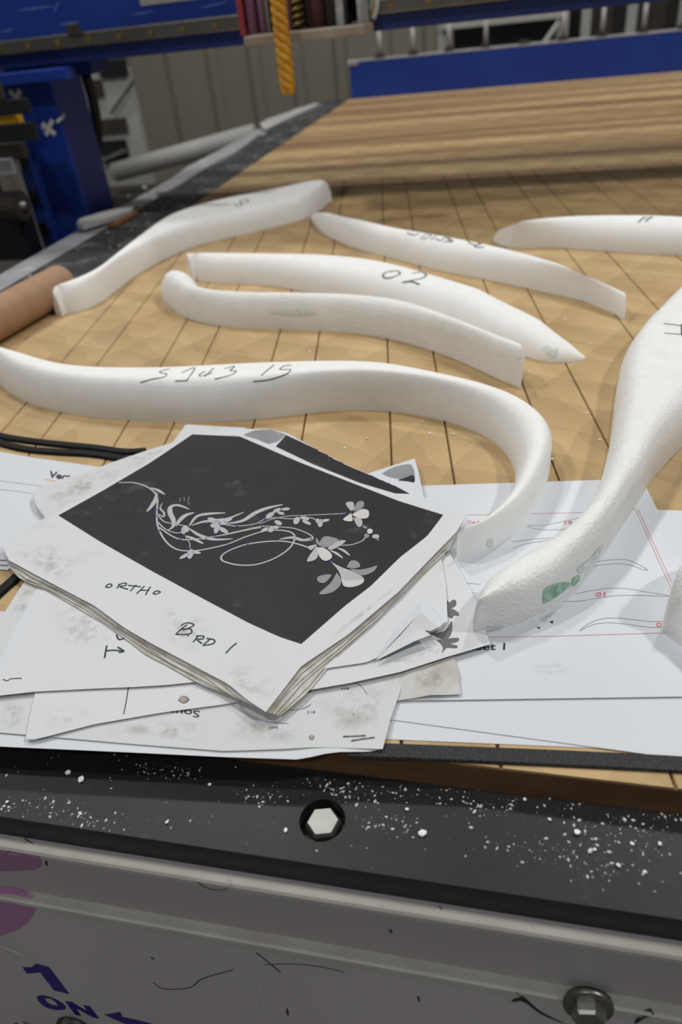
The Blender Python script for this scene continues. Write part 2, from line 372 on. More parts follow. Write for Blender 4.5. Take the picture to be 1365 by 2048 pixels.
mb.add([(-0.834, yf, -0.018), (XR, yf, -0.018), (XR, yf, -0.0375), (-0.834, yf, -0.0375)], [(0, 1, 2, 3)])
mb.add([(-0.834, yf, -0.0375), (XR, yf, -0.0375), (XR, yb, -0.0375), (-0.834, yb, -0.0375)], [(0, 1, 2, 3)])
fe = mb.build('front_edge_board', 'hdpe', table); fe['label'] = 'black plastic board along the front edge'
le = MB().box(-0.834, XL, 0.262, YB, -0.02, 0.0, 0.001).build('side_edge_board', 'hdpedusty', table); le['label'] = 'dusty black board along the side edge'
# bolt sunk in the black board
def hexbolt(c, nrm, up, r, hgt, wr, parent, name='hex_bolt', head='zinc', wname='washer'):
    nrm = Vector(nrm).normalized(); u = Vector(up).normalized(); w = nrm.cross(u)
    mb = MB(); prof = [(r * 1.0, 0), (r * 1.0, hgt * 0.8), (r * 0.86, hgt)]
    v = []
    for rad, h_ in prof:
        for k in range(6):
            q = math.pi / 3 * k + 0.25; v.append(Vector(c) + nrm * h_ + (u * math.cos(q) + w * math.sin(q)) * rad)
    v2 = [Vector(c) + nrm * hgt + (u * math.cos(math.pi / 3 * k + 0.25) + w * math.sin(math.pi / 3 * k + 0.25)) * r * 0.86 for k in range(6)]
    f = [(a * 6 + k, a * 6 + (k + 1) % 6, (a + 1) * 6 + (k + 1) % 6, (a + 1) * 6 + k) for a in range(2) for k in range(6)] + [tuple(range(12, 18))]
    b = mb.add(v, f).build(name, head, parent)
    mb = MB(); n = 28; v = []
    for rad, h_ in ((wr, -0.002), (wr, -0.0004), (wr * 0.95, 0.0002), (wr * 0.5, 0.0004)):
        v += [Vector(c) + nrm * h_ + (u * math.cos(2 * math.pi * k / n) + w * math.sin(2 * math.pi * k / n)) * rad for k in range(n)]
    mb.add(v, [(a * n + k, a * n + (k + 1) % n, (a + 1) * n + (k + 1) % n, (a + 1) * n + k) for a in range(3) for k in range(n)] + [tuple(range(3 * n, 4 * n))]).build(wname, 'steel', b, True)
    return b
hexbolt(bc + Vector((0.0004, -0.0005, -0.0275)) - Vector((0, 0, -0.018)), (0, 0, 1), (1, 0, 0), 0.0096, 0.0095, 0.0116, table)
# grey steel frame under the boards: ledge, web, ridge and lower plate
prof = [(0.196, -0.0375), (0.183, -0.0375), (0.1815, -0.0383), (0.1805, -0.0400), (0.1800, -0.0425), (0.1800, -0.0850), (0.1785, -0.0868), (0.1755, -0.0872), (0.1742, -0.0882), (0.1738, -0.0905), (0.1345, -0.30), (0.1345, -0.60), (0.200, -0.60), (0.200, -0.045)]
fr = MB().prism(prof, 'x', -0.86, XR + 0.02).build('steel_frame', 'greysteel', table)
fr['label'] = 'grey painted steel channel below the black board'
SF = Surf(fr)
MB().prism([(0.1855, -0.0374), (0.1835, -0.0371), (0.1812, -0.0379), (0.1802, -0.0396), (0.1806, -0.0399), (0.1818, -0.0385), (0.1836, -0.0378)], 'x', -0.86, XR + 0.02).build('pale_lip', 'paleedge', fr)  # paler strip along the upper lip of the frame
MB().prism([(0.1801, -0.0848), (0.1784, -0.0865), (0.1752, -0.0870), (0.1740, -0.0880), (0.1736, -0.0902), (0.1744, -0.0906), (0.176, -0.0878), (0.179, -0.0872), (0.1805, -0.0854)], 'x', -0.86, XR + 0.02).build('ridge', 'paleedge', fr)
hb = SF.hit(1177, 2008)[0]
hexbolt(hb + Vector((0, -0.002, 0)), (0, -1, 0.19), (1, 0, 0), 0.0085, 0.007, 0.0125, table)
# lettering, switch and scuffs on the frame
zz = zm(0, 1800, 3.4125)
one = zz([(155, 455), (215, 458), (248, 432), (335, 455), (475, 640), (372, 615), (275, 492), (185, 500)])
def flatpoly(name, surf, px, m, parent=None, off=0.0003):
    vs = []
    for p in px:
        h = surf.hit(*p[:2]); vs.append(h[0] + h[1] * off)
    return link(name, vs, [tuple(range(len(vs)))], m, parent or surf.o)
flatpoly('numeral_one', SF, one, 'violet')
O1 = smoothpts(zz([(250, 655), (300, 648), (370, 670), (430, 705), (450, 738), (400, 748), (330, 735), (275, 700), (250, 655)]), 4)[:-1]
O2 = smoothpts(zz([(308, 672), (335, 668), (365, 682), (390, 705), (392, 720), (365, 716), (335, 704), (315, 688), (308, 672)]), 4)[:-1]
n = len(O1); vs = [SF.hit(*p)[0] + Vector((0, -0.0003, 0)) for p in O1 + O2]
link('letter_o', vs, [(i, (i + 1) % n, n + (i + 1) % n, n + i) for i in range(n)], 'violet', fr)
NN = zz([(445, 688), (490, 692), (600, 760), (570, 715), (612, 722), (680, 808), (640, 800), (520, 735), (555, 790), (515, 780)])
vs = [SF.hit(*p)[0] + Vector((0, -0.0003, 0)) for p in NN]
link('letter_n', vs, [(0, 1, 7, 8, 9), (1, 2, 6, 7), (2, 3, 4, 5, 6)], 'violet', fr)
AR = zz([(712, 780), (820, 762), (836, 795), (960, 822), (1090, 858), (1090, 905), (960, 870), (850, 840)])
flatpoly('arrow', SF, AR, 'violet')
sw = thing('rotary_switch', 'black rotary switch with a long pointer lever on the grey frame', 'switch', SF.hit(150, 2050)[0])
c = SF.hit(150, 2052)[0]
mb = MB(); mb.tube([c + Vector((0, 0.0, 0)), c + Vector((0, -0.004, 0)), c + Vector((0, -0.014, 0)), c + Vector((0, -0.017, 0))], [0.0125, 0.0125, 0.0095, 0.0075], 20).build('knob', 'black', sw)
a = SF.hit(40, 2030)[0] + Vector((0, -0.006, 0))
MB().tube([c + Vector((-0.004, -0.010, 0.004)), c.lerp(a, 0.6) + Vector((0, -0.009, 0.002)), a], [0.004, 0.003, 0.0014], 8).build('lever', 'darkmetal', sw, True)
blobs('pink_reflection', SF, [[(-40, 1772), (30, 1775), (68, 1790), (72, 1818), (50, 1850), (10, 1868), (-40, 1872)], [(-40, 1692), (40, 1698), (78, 1712), (80, 1735), (40, 1741), (-40, 1738)]], 'magenta', off=0.00015)  # pink reflected light painted onto the steel as two flat colour patches
for q_ in [
    {'p': zm(0, 1480, 1.95)([(15, 447), (60, 420), (110, 395)]), 'w': 0.0008, 't': True}, {'p': zm(0, 1480, 1.95)([(95, 385), (130, 405)]), 'w': 0.0006}, {'p': zm(0, 1480, 1.95)([(180, 470), (183, 490)]), 'w': 0.0018, 't': True},
    {'p': zm(0, 1480, 1.95)([(738, 520), (780, 560), (830, 583), (888, 580)]), 'w': 0.0006}, {'p': zm(0, 1480, 1.95)([(645, 722), (680, 722), (676, 708)]), 'w': 0.0008},
    {'p': zm(0, 1480, 1.95)([(940, 770), (952, 790)]), 'w': 0.002, 't': True}, {'p': zm(0, 1480, 1.95)([(1000, 828), (1040, 860), (1095, 905)]), 'w': 0.0009}, {'p': zm(0, 1480, 1.95)([(1035, 875), (1150, 873), (1260, 885), (1345, 905)]), 'w': 0.0006},
    {'p': zm(0, 1480, 1.95)([(910, 895), (790, 930), (740, 965), (640, 970), (598, 945)]), 'w': 0.0007}, {'p': zm(0, 1480, 1.95)([(1120, 1045), (1124, 1075)]), 'w': 0.0016, 't': True}, {'p': zm(0, 1480, 1.95)([(590, 848), (602, 853)]), 'w': 0.0014},
    {'p': zm(665, 1380, 1.95)([(678, 1130), (740, 1195), (810, 1255), (905, 1300)]), 'w': 0.0022, 't': True}, {'p': zm(665, 1380, 1.95)([(700, 1213), (735, 1205), (760, 1220)]), 'w': 0.0030, 't': True},
    {'p': zm(665, 1380, 1.95)([(1180, 1300), (1220, 1265), (1278, 1243)]), 'w': 0.0035, 't': True}, {'p': zm(665, 1380, 1.95)([(225, 930), (232, 948)]), 'w': 0.0016, 't': True}, {'p': zm(665, 1380, 1.95)([(418, 842), (432, 870), (430, 900)]), 'w': 0.0007},
    {'p': zm(665, 1380, 1.95)([(333, 1190), (342, 1218)]), 'w': 0.0012, 't': True}, {'p': zm(665, 1380, 1.95)([(992, 950), (995, 965)]), 'w': 0.0012}]: strokes('scuff_mark', SF, [q_], 'scuff', off=0.0002)
for q_ in [{'p': zm(0, 1480, 1.95)([(980, 840), (1005, 900), (1020, 980), (1035, 1075)]), 'w': 0.0007}, {'p': zm(0, 1800, 3.41)([(5, 315), (90, 345), (200, 395)]), 'w': 0.0040, 't': True}, {'p': zm(0, 1800, 3.41)([(225, 380), (330, 395)]), 'w': 0.0012, 't': True},
    {'p': zm(665, 1380, 1.95)([(852, 1185), (885, 1170)]), 'w': 0.0012, 't': True}]: strokes('chalk_mark', SF, [q_], 'chalk', off=0.0002)
# aluminium rail outside the side board, and legs
sr = MB(); sr.box(-0.905, -0.8345, 0.18, 3.3, -0.10, -0.004, 0.002); sr.build('side_rail', 'alu', table)
for x, y in ((-0.80, 0.24), (1.7, 0.24), (-0.80, 3.3), (1.7, 3.3)): MB().box(x - 0.045, x + 0.045, y - 0.035, y + 0.055, -0.9, -0.12, 0.004).build('leg', 'greysteel', table)


# ------------------------------------------------------------------ cut foam pieces
def foam(label, near, far, T=0.040, hp=((0, 1), (1, 1)), rE=0.034, n=64, rough=0.0, m='foam', endround=(0.0, 0.0), z0=0.0, side=0.06, shA=(), shB=(), bulge=(0.0, 0.0)):
    """near / far: pixel outlines (px, py[, height fraction]) of the two long edges"""
    def hsc(u):
        for (a0, s0), (a1, s1) in zip(hp, hp[1:]):
            if a0 <= u <= a1: return s0 + (s1 - s0) * (u - a0) / max(1e-6, a1 - a0)
        return hp[-1][1]
    def world(l, dz):
        l = smoothpts([(p[0], p[1], p[2] if len(p) > 2 else dz) for p in l], 5)
        gr = [at(p[0], p[1], z0 + 0.5 * T) for p in l]; A_ = [0]
        for a, b in zip(gr, gr[1:]): A_.append(A_[-1] + (b - a).length)
        return [Vector((*at(p[0], p[1], z0 + max(0, p[2]) * T * hsc(q / A_[-1])).xy, max(0, min(1, p[2])))) for p, q in zip(l, A_)]
    A = resample2(world(near, 0.02), n); B = resample2(world(far, 0.95), n); pd = None
    K = 9; v = []; E0 = []; E1 = []; PR = []; ts = []
    for i in range(n):
        u = i / (n - 1)
        t = T * hsc(u); ts.append(t)
        a, b = A[i].xy, B[i].xy; d = (b - a)
        if pd is not None and d.dot(pd) < 0.002 * 0.5: d = pd * 0.002
        L = max(d.length, 1e-5); dv = d / L; pd = dv
        def lin(l):
            if not l: return 0.0
            if u <= l[0][0]: return l[0][1]
            for (a0, s0), (a1, s1) in zip(l, l[1:]):
                if a0 <= u <= a1: return s0 + (s1 - s0) * (u - a0) / max(1e-6, a1 - a0)
            return l[-1][1]
        xa, xb = lin(shA), lin(shB)
        sa = side + (0.66 - side) * xa; sb = side + (0.66 - side) * xb; ra = rE + (0.012 - rE) * xa; rb_ = rE + (0.012 - rE) * xb
        def inset(zf, sd):
            q = min(1, max(0, (zf - sd) / (1 - sd))); return 1 - math.sqrt(max(0, 1 - q * q))
        ia, ib = inset(A[i].z, sa), inset(B[i].z, sb)
        W_ = L + ra * ia + rb_ * ib
        if W_ < ra + rb_:
            k_ = min(1.0, L / max(1e-6, ra * (1 - ia) + rb_ * (1 - ib))); ra *= k_; rb_ *= k_
        E0.append(a - dv * ra * ia); E1.append(b + dv * rb_ * ib); PR.append((ra, rb_, sa, sb))
    for _ in range(6):
        for E_ in (E0, E1): E_[1:-1] = [(E_[k - 1] + E_[k] * 2 + E_[k + 1]) / 4 for k in range(1, n - 1)]
        PR[1:-1] = [tuple((x + 2 * y + z) / 4 for x, y, z in zip(PR[k - 1], PR[k], PR[k + 1])) for k in range(1, n - 1)]
    for i in range(n):
        u = i / (n - 1); t = ts[i]; e0, e1 = E0[i], E1[i]; ra, rb_, sa, sb = PR[i]; W_ = max(1e-5, (e1 - e0).length); dv = (e1 - e0) / W_
        if ra + rb_ > W_: k_ = W_ / (ra + rb_); ra *= k_; rb_ *= k_
        # taper rounding at the ends
        er = 1.0
        if endround[0] and u < endround[0]: er = math.sqrt(max(0.0, 1 - (1 - u / endround[0]) ** 2))
        if endround[1] and u > 1 - endround[1]: er = math.sqrt(max(0.0, 1 - (1 - (1 - u) / endround[1]) ** 2))
        er = max(er, 0.06); tt = t * (0.35 + 0.65 * er)
        sec = [(0, 0), (0, sa * .5), (0, sa)]
        for k in range(1, K + 1):
            q = math.pi / 2 * k / K; sec.append((ra * (1 - math.cos(q)), sa + (1 - sa) * math.sin(q)))
        for k in range(1, 5): sec.append((ra + (W_ - ra - rb_) * k / 5, 1.0))
        for k in range(K, -1, -1):
            q = math.pi / 2 * k / K; sec.append((W_ - rb_ * (1 - math.cos(q)), sb + (1 - sb) * math.sin(q)))
        sec += [(W_, sb * .5), (W_, 0)]
        mid = W_ / 2
        for (s_, z_) in sec:
            p = e0 + dv * (mid + (s_ - mid) * er)
            j = mnoise.noise_vector(Vector((p.x, p.y, z0 + tt * z_)) * 330) * rough * 2 * (1 if z_ > 0.02 else 0.3)
            v.append(Vector((p.x, p.y, z0 + tt * z_)) + Vector((j.x, j.y, max(j.z, -z_ * tt))))
    c = len(v) // n
    f = [(i * c + k, i * c + k + 1, (i + 1) * c + k + 1, (i + 1) * c + k) for i in range(n - 1) for k in range(c - 1)]
    f += [(i * c + c - 1, i * c, (i + 1) * c, (i + 1) * c + c - 1) for i in range(n - 1)]
    nf = len(f)
    for e_, ring_, nxt in ((0, list(range(c)), c), (1, list(range((n - 1) * c, n * c)), (n - 2) * c)):
        cc_ = sum((v[k] for k in ring_), Vector()) / c; c2_ = sum((v[nxt + k] for k in range(c)), Vector()) / c
        out_ = (cc_ - c2_); out_.z = 0; out_ = out_.normalized() * bulge[e_] if out_.length > 1e-9 else Vector()
        v.append(cc_ + out_); ctr = len(v) - 1
        for k in range(c):
            t_ = (ring_[k], ring_[(k + 1) % c], ctr); f.append(t_ if e_ == 1 else tuple(reversed(t_)))
    f = [tuple(reversed(q)) for q in f]
    o = link('foam_piece', v, f, m, None, True)
    for q_ in list(o.data.polygons)[nf:]: q_.use_smooth = False
    md = o.modifiers.new('edge', 'EDGE_SPLIT'); md.split_angle = math.radians(48)
    tag(o, label, 'foam piece', 'white foam pieces laid out on the router table')
    return o, Surf(o)
def resample2(l, n):
    L = [0]
    for a, b in zip(l, l[1:]): L.append(L[-1] + (b.xy - a.xy).length)
    out = []; j = 0
    for i in range(n):
        s = L[-1] * i / (n - 1)
        while j < len(L) - 2 and L[j + 1] < s: j += 1
        d = L[j + 1] - L[j]; t = (s - L[j]) / d if d > 1e-9 else 0
        out.append(l[j].lerp(l[j + 1], min(max(t, 0), 1)))
    return out

fA, sA = foam('S-curved white foam piece at the back left touching the cardboard tube', 
    [(103, 600, .3), (108, 620), (121, 629), (158, 625), (205, 602), (256, 561), (319, 523), (403, 488), (515, 462), (608, 438), (640, 420), (661, 394, .2)],
    [(98, 586), (112, 573), (161, 555), (198, 537), (234, 508), (286, 468), (330, 436), (366, 420), (421, 404), (500, 387), (562, 376), (608, 365), (645, 358), (662, 363)], T=0.040, endround=(0.05, 0.05), rE=0.024)
strokes('handwriting', sA, [zm(300, 150, 3.25)([(550, 838), (575, 852), (600, 842), (585, 826), (615, 806), (640, 822), (605, 836)])], 'inkfoam', 0.0030)
fB, sB = foam('slender tapering white foam piece lying between the back left and right pieces',
    [(622, 437), (630, 448), (650, 468), (712, 496), (796, 518), (869, 538), (981, 560), (1076, 580), (1160, 599), (1217, 615), (1243, 623)],
    [(624, 433), (645, 437), (673, 440), (751, 451), (824, 462), (908, 476), (992, 493), (1076, 515), (1160, 543), (1217, 569), (1252, 592)], T=0.038, hp=((0, .08), (.05, .45), (.14, .8), (.3, 1), (.85, 1), (1, .68)), shA=((0, 0), (.75, 0), (1, .8)), bulge=(0, .003))
strokes('handwriting', sB, [{'p': zm(600, 350, 1.784)(q), 'w': 0.0022} for q in ([(382, 206), (405, 214), (430, 210)], [(430, 228), (452, 212), (470, 218), (440, 230)], [(468, 232), (490, 214)], [(485, 228), (505, 234), (520, 222), (540, 232), (515, 240)],
    [(522, 226), (548, 236), (530, 240)], [(598, 236), (612, 246), (632, 252)], [(615, 238), (640, 244), (625, 256), (658, 258)], [(640, 250), (655, 240)])], 'inkfoam', 0.0022)
fC, sC = foam('broad blade-shaped white foam piece with a numeral on top and a pointed right end',
    [(377, 540, .2), (386, 560), (433, 565), (488, 567), (543, 571), (594, 580), (700, 602), (800, 628), (900, 660), (980, 690), (1048, 711), (1088, 725), (1127, 731), (1160, 724), (1171, 719)],
    [(376, 512), (395, 507), (415, 506), (506, 507), (598, 508), (656, 510), (712, 515), (768, 524), (824, 538), (880, 555), (936, 571), (992, 591), (1048, 616), (1104, 647), (1138, 672), (1160, 697), (1171, 714)], T=0.040, rE=0.030, hp=((0, .95), (.75, 1), (.9, .72), (.97, .35), (1, .05)))
strokes('handwriting', sC, [{'p': zm(600, 350, 1.784)(q), 'w': 0.0026} for q in ([(328, 342), (300, 352), (302, 367), (330, 366), (358, 352), (345, 342), (325, 346)], [(400, 352), (432, 347), (452, 357), (436, 369), (400, 377), (366, 384)], [(366, 384), (398, 381), (428, 391)])], 'inkfoam', 0.0026)
blobs('green_paint_mark', sC, [zm(865, 550, 2.73)([(605, 400), (635, 380), (660, 410), (690, 400), (680, 440), (640, 450)])], 'greenpale')
fD, sD = foam('hooked white foam piece with a torn right end in front of the blade-shaped one',
    [(352, 541, .92), (330, 545, .85), (319, 562, .6), (319, 580, .3), (325, 597, .1), (345, 617, .02), (371, 635), (407, 645), (470, 655), (561, 657), (644, 661), (712, 665), (796, 679), (852, 696), (908, 715), (964, 741), (1020, 768), (1042, 775)],
    [(356, 541, .94), (366, 546, .94), (375, 555, .95), (388, 573, .95), (422, 580), (470, 584), (543, 586), (600, 586), (712, 590), (796, 599), (880, 625), (936, 647), (992, 669), (1040, 687)], T=0.042, hp=((0, .8), (.08, 1), (1, 1)), rE=0.030, endround=(0.05, 0), rough=0.0002, m='foamtorn', shA=((0, 0), (.55, 0), (.8, .9), (1, 1)), bulge=(0, .007))
blobs('green_paint_mark', sD, [zm(250, 450, 2.73)([(780, 470), (900, 462), (1050, 478), (1000, 492), (850, 488)])], 'greenpale')
fE, sE = foam('long S-shaped white foam piece with handwriting, its tail curling onto the paper sheets',
    [(-48, 722), (-30, 742), (0, 768), (26, 789), (77, 812), (128, 825), (190, 834), (282, 841), (385, 844), (461, 842), (538, 835), (615, 825), (700, 819), (790, 822), (865, 834), (938, 854), (975, 872), (1004, 893), (1024, 918), (1034, 942), (1032, 968, .3), (1021, 995, .55), (999, 1022, .7), (967, 1050, .75), (937, 1068, .75), (915, 1084, .75)],
    [(-40, 684), (-22, 690), (0, 697), (51, 709), (103, 725), (180, 735), (308, 736), (410, 732), (513, 726), (615, 723), (700, 722), (780, 727), (865, 743), (902, 751), (957, 766, .92), (1011, 784, .88), (1048, 806, .78), (1081, 839, .62), (1099, 872, .42), (1107, 905, .25), (1104, 935, .12), (1097, 960, .02), (1083, 996, .02), (1063, 1036, .02), (1030, 1069, .02), (993, 1098, .02), (953, 1117, .02), (921, 1121, .02)], T=0.043, hp=((0, 1), (.6, 1), (.85, .85), (1, .62)), n=90, rE=0.028, shB=((0, 0), (.52, 0), (.70, .7), (.86, 1), (1, 1)), bulge=(0, .002))
zz = zm(250, 450, 2.73)
for q in ([(85, 860), (150, 842)], [(245, 786), (205, 795), (190, 806), (228, 814), (215, 830), (175, 838), (150, 842)], [(310, 808), (382, 780), (338, 850)], [(275, 852), (345, 850)], [(485, 782), (437, 828)], [(440, 800), (410, 815), (415, 826), (478, 808)], [(545, 785), (600, 772), (575, 795), (608, 798), (580, 820), (490, 842)],
    [(815, 764), (745, 822)], [(910, 765), (868, 772), (848, 790), (905, 790), (880, 815), (790, 845), (700, 855)]): strokes('handwriting', sE, [zz(q)], 'inkfoam', 0.0013)
for q in ([(480, 330), (510, 310), (520, 325), (490, 350)], [(300, 410), (330, 405), (325, 440), (300, 440)], [(410, 380), (430, 370), (430, 395)]): blobs('green_paint_mark', sE, [zm(865, 930, 2.73)(q)], 'greenpale')
fF, sF = foam('wide paddle-shaped white foam piece, its rough narrow tail resting on the paper sheets',
    [(950, 1225, .7), (954, 1195, .75), (963, 1173, .75), (986, 1148, .75), (1030, 1119, .75), (1085, 1093, .75), (1140, 1054, .75), (1173, 1021, .75), (1195, 984, .72), (1213, 945, .7), (1228, 887, .65), (1235, 830, .55), (1238, 770, .4), (1247, 720, .4), (1263, 690, .4), (1290, 652, .5), (1325, 614, .7), (1365, 574, .85), (1430, 530, .95), (1520, 490, .95)],
    [(x_, y_, .02) for x_, y_ in [(966, 1272), (1012, 1261), (1048, 1247), (1092, 1227), (1129, 1201), (1169, 1157), (1202, 1120), (1231, 1077), (1257, 1036), (1283, 998), (1305, 958), (1341, 916), (1365, 892), (1430, 830), (1520, 760), (1640, 690), (1760, 630)]], T=0.042, hp=((0, .78), (.15, .95), (.4, 1), (1, 1)), n=100, rE=0.028, rough=0.0003, m='foamtorn', shB=((0, 1), (.28, 1), (.5, 0), (1, 0)), bulge=(.002, 0))
zz = zm(865, 550, 2.73)
strokes('handwriting', sF, [zz([(1265, 266), (1320, 272), (1380, 281), (1430, 286)]), zz([(1268, 318), (1330, 323), (1380, 325), (1430, 326)]), zz([(1362, 270), (1364, 330)])], 'ink', 0.0014)
for q in ([(610, 680), (660, 650), (720, 640), (760, 650), (700, 700), (640, 740), (605, 750)], [(760, 620), (800, 600), (800, 630), (770, 660)]): blobs('green_paint_mark', sF, [zm(865, 930, 2.73)(q)], 'green')
for q in ([(790, 560), (860, 510), (920, 440), (930, 460), (880, 540), (810, 590)], [(280, 890), (380, 878), (370, 892), (290, 902)]): blobs('green_paint_mark', sF, [zm(865, 930, 2.73)(q)], 'greenpale')
fG, sG = foam('low arched white foam piece with two strokes on top at the back right',
    [(987, 482), (1001, 489), (1029, 495), (1093, 494), (1157, 497), (1235, 503), (1300, 507), (1365, 510), (1460, 520), (1600, 545)],
    [(988, 474), (1000, 463), (1022, 451), (1065, 441), (1129, 434), (1200, 431), (1306, 431), (1365, 434), (1460, 442), (1610, 465)], T=0.040, hp=((0, .1), (.05, .5), (.16, 1), (1, 1)))
strokes('handwriting', sG, [zm(880, 400, 2.8144)(q) for q in ([(1118, 126), (1156, 95)], [(1158, 122), (1196, 94)], [(1150, 100), (1205, 101)])], 'inkfoam', 0.0028)
fH, sH = foam('white foam piece with a rounded end at the right edge of the paper sheets',
    [(1352, 1150, .9), (1338, 1185, .7), (1338, 1225, .4), (1352, 1275, .05), (1385, 1325), (1440, 1370), (1560, 1440)],
    [(1358, 1142, .95), (1375, 1105, .95), (1410, 1080), (1460, 1080), (1540, 1095), (1640, 1130), (1720, 1180)], T=0.045, endround=(0.12, 0), m='foamtorn')

# ------------------------------------------------------------------ paper sheets
def edgepts(l, n):
    w = [at(*p) for p in l]
    return resample(w, n)
def sheet(name, label, top, right, bottom, left, m, n=26, bump=None, group=None, thick=0.00022, cat='paper sheet', wav=0.0, seed=0):
    """edges as pixel points with heights; top and bottom run one way, left and right the other (Coons patch)"""
    Tp, Bt = edgepts(top, n), edgepts(bottom, n); Lf, Rt = edgepts(left, n), edgepts(right, n)
    rnd = random.Random(seed); ph = [rnd.uniform(0, 6.28) for _ in range(4)]
    v = []
    for j in range(n):
        b = j / (n - 1)
        for i in range(n):
            a = i / (n - 1)
            p = Tp[i] * (1 - b) + Bt[i] * b + Lf[j] * (1 - a) + Rt[j] * a - (Tp[0] * (1 - a) * (1 - b) + Tp[-1] * a * (1 - b) + Bt[0] * (1 - a) * b + Bt[-1] * a * b)
            if bump: p = p + Vector((0, 0, bump(a, b)))
            if wav: p = p + Vector((0, 0, wav * (math.sin(a * 9 + ph[0]) * math.sin(b * 7 + ph[1]) + 0.5 * math.sin(a * 17 + b * 13 + ph[2]))))
            v.append(p)
    k = n * n; v += [p - Vector((0, 0, thick)) for p in v]
    up = (v[1] - v[0]).cross(v[n] - v[0]).z > 0
    f = [(j * n + i, j * n + i + 1, (j + 1) * n + i + 1, (j + 1) * n + i) for j in range(n - 1) for i in range(n - 1)]
    if not up: f = [tuple(reversed(q)) for q in f]
    f += [tuple(k + i for i in reversed(q)) for q in f]
    ring = [i for i in range(n)] + [j * n + n - 1 for j in range(1, n)] + [(n - 1) * n + i for i in range(n - 2, -1, -1)] + [j * n for j in range(n - 2, 0, -1)]
    rim = [(ring[i], ring[(i + 1) % len(ring)], k + ring[(i + 1) % len(ring)], k + ring[i]) for i in range(len(ring))]
    f += rim if not up else [tuple(reversed(q)) for q in rim]
    o = link(name, v, f, m, None, True)
    md = o.modifiers.new('edge', 'EDGE_SPLIT'); md.split_angle = math.radians(50)
    tag(o, label, cat, group); return o, Surf(o)
def quad(name, label, c, m, **k):
    a, b, d, e = c                              # top-left, top-right, bottom-right, bottom-left
    return sheet(name, label, [a, b], [b, d], [e, d], [a, e], m, **k)
mm = 0.001
# right group, lowest first
r1, s1 = quad('paper_sheet', 'lowest white sheet at the right whose front edge lies beside the black mesh strip', [(700, 1180, .4*mm), (1300, 1200, .4*mm), (1480, 1508, .4*mm), (720, 1476, .4*mm)], PAPER)
r2, s2 = quad('paper_sheet', 'slightly turned white sheet at the right, its slanting edge under the plan sheet', [(690, 1150, 1.0*mm), (1400, 1180, 1.0*mm), (1560, 1544, 1.0*mm), (730, 1432, 1.0*mm)], PAPER)
r4, s4 = quad('paper_sheet', 'white sheet at the right edge showing a corner beyond the printed plan sheet', [(1180, 1016, 1.4*mm), (1560, 1026, 1.4*mm), (1700, 1350, 1.4*mm), (1220, 1340, 1.4*mm)], PAPER)
r3, s3 = quad('paper_sheet', 'white plan sheet with red frame and outline curves under the foam tails', [(640, 978, 2.2*mm), (1285, 957, 2.2*mm), (1500, 1391, 2.2*mm), (610, 1404, 2.2*mm)], PAPER, n=40)
zz = zm(865, 930, 2.73)
def lines(surf, name, lst, m, w=0.0005, per=5):
    for q in lst: strokes(name, surf, [q], m, w, 0.0002, per)
lines(s3, 'frame_line', [zz([(160, 275), (500, 267), (800, 260), (1110, 241)]), zz([(1110, 241), (1200, 440), (1295, 650), (1390, 860), (1410, 912)]), zz([(1125, 241), (1215, 440), (1308, 640)]), zz([(200, 941), (600, 936), (1000, 925), (1320, 916), (1410, 912)])], 'redprint', 0.0005)
lines(s3, 'outline_curve', [zz(q) for q in ([(520, 330), (600, 330), (700, 312), (800, 290), (860, 282)], [(520, 335), (560, 348), (640, 354), (750, 350), (830, 340)], [(440, 420), (560, 405), (700, 396)], [(440, 455), (520, 430), (640, 410)],
    [(860, 545), (920, 525), (1000, 517), (1070, 520), (1130, 545), (1180, 575)], [(880, 552), (960, 542), (1040, 540), (1110, 555), (1150, 572), (1180, 575)], [(780, 705), (850, 690), (950, 675), (1050, 675), (1150, 690), (1283, 712), (1400, 730)], [(720, 746), (800, 744), (900, 728), (1020, 713), (1150, 713), (1283, 718), (1400, 722)],
    [(805, 905), (850, 870), (920, 842), (1000, 836), (1100, 845), (1200, 855), (1260, 852), (1297, 840), (1380, 810)], [(805, 907), (880, 872), (960, 862), (1050, 868), (1150, 882), (1230, 888), (1310, 882), (1390, 870)], [(175, 645), (265, 652)], [(180, 695), (240, 700)])], 'lineprint', 0.00035)
def t3(s, q, m='redtext', bold=0.02, sf=s3, z=zz, nm='printed_text'): return text(nm, sf, s, z(q), m, 0.0002, bold)
t3('01', [(893, 720), (945, 718), (947, 694), (895, 696)]); t3('03', [(1222, 886), (1282, 886), (1284, 860), (1224, 860)]); t3('19', [(722, 326), (764, 325), (766, 305), (724, 306)]); t3('Cut below', [(192, 322), (320, 318), (322, 302), (194, 304)])
t3('Sheet 1', [(148, 1014), (398, 1010), (400, 972), (152, 978)], 'textblack', 0.015)
blobs('smudge', s3, [zz(q) for q in ([(640, 856), (660, 850), (658, 866)], [(570, 888), (585, 884), (588, 896)])], 'scuff', 0.0002)
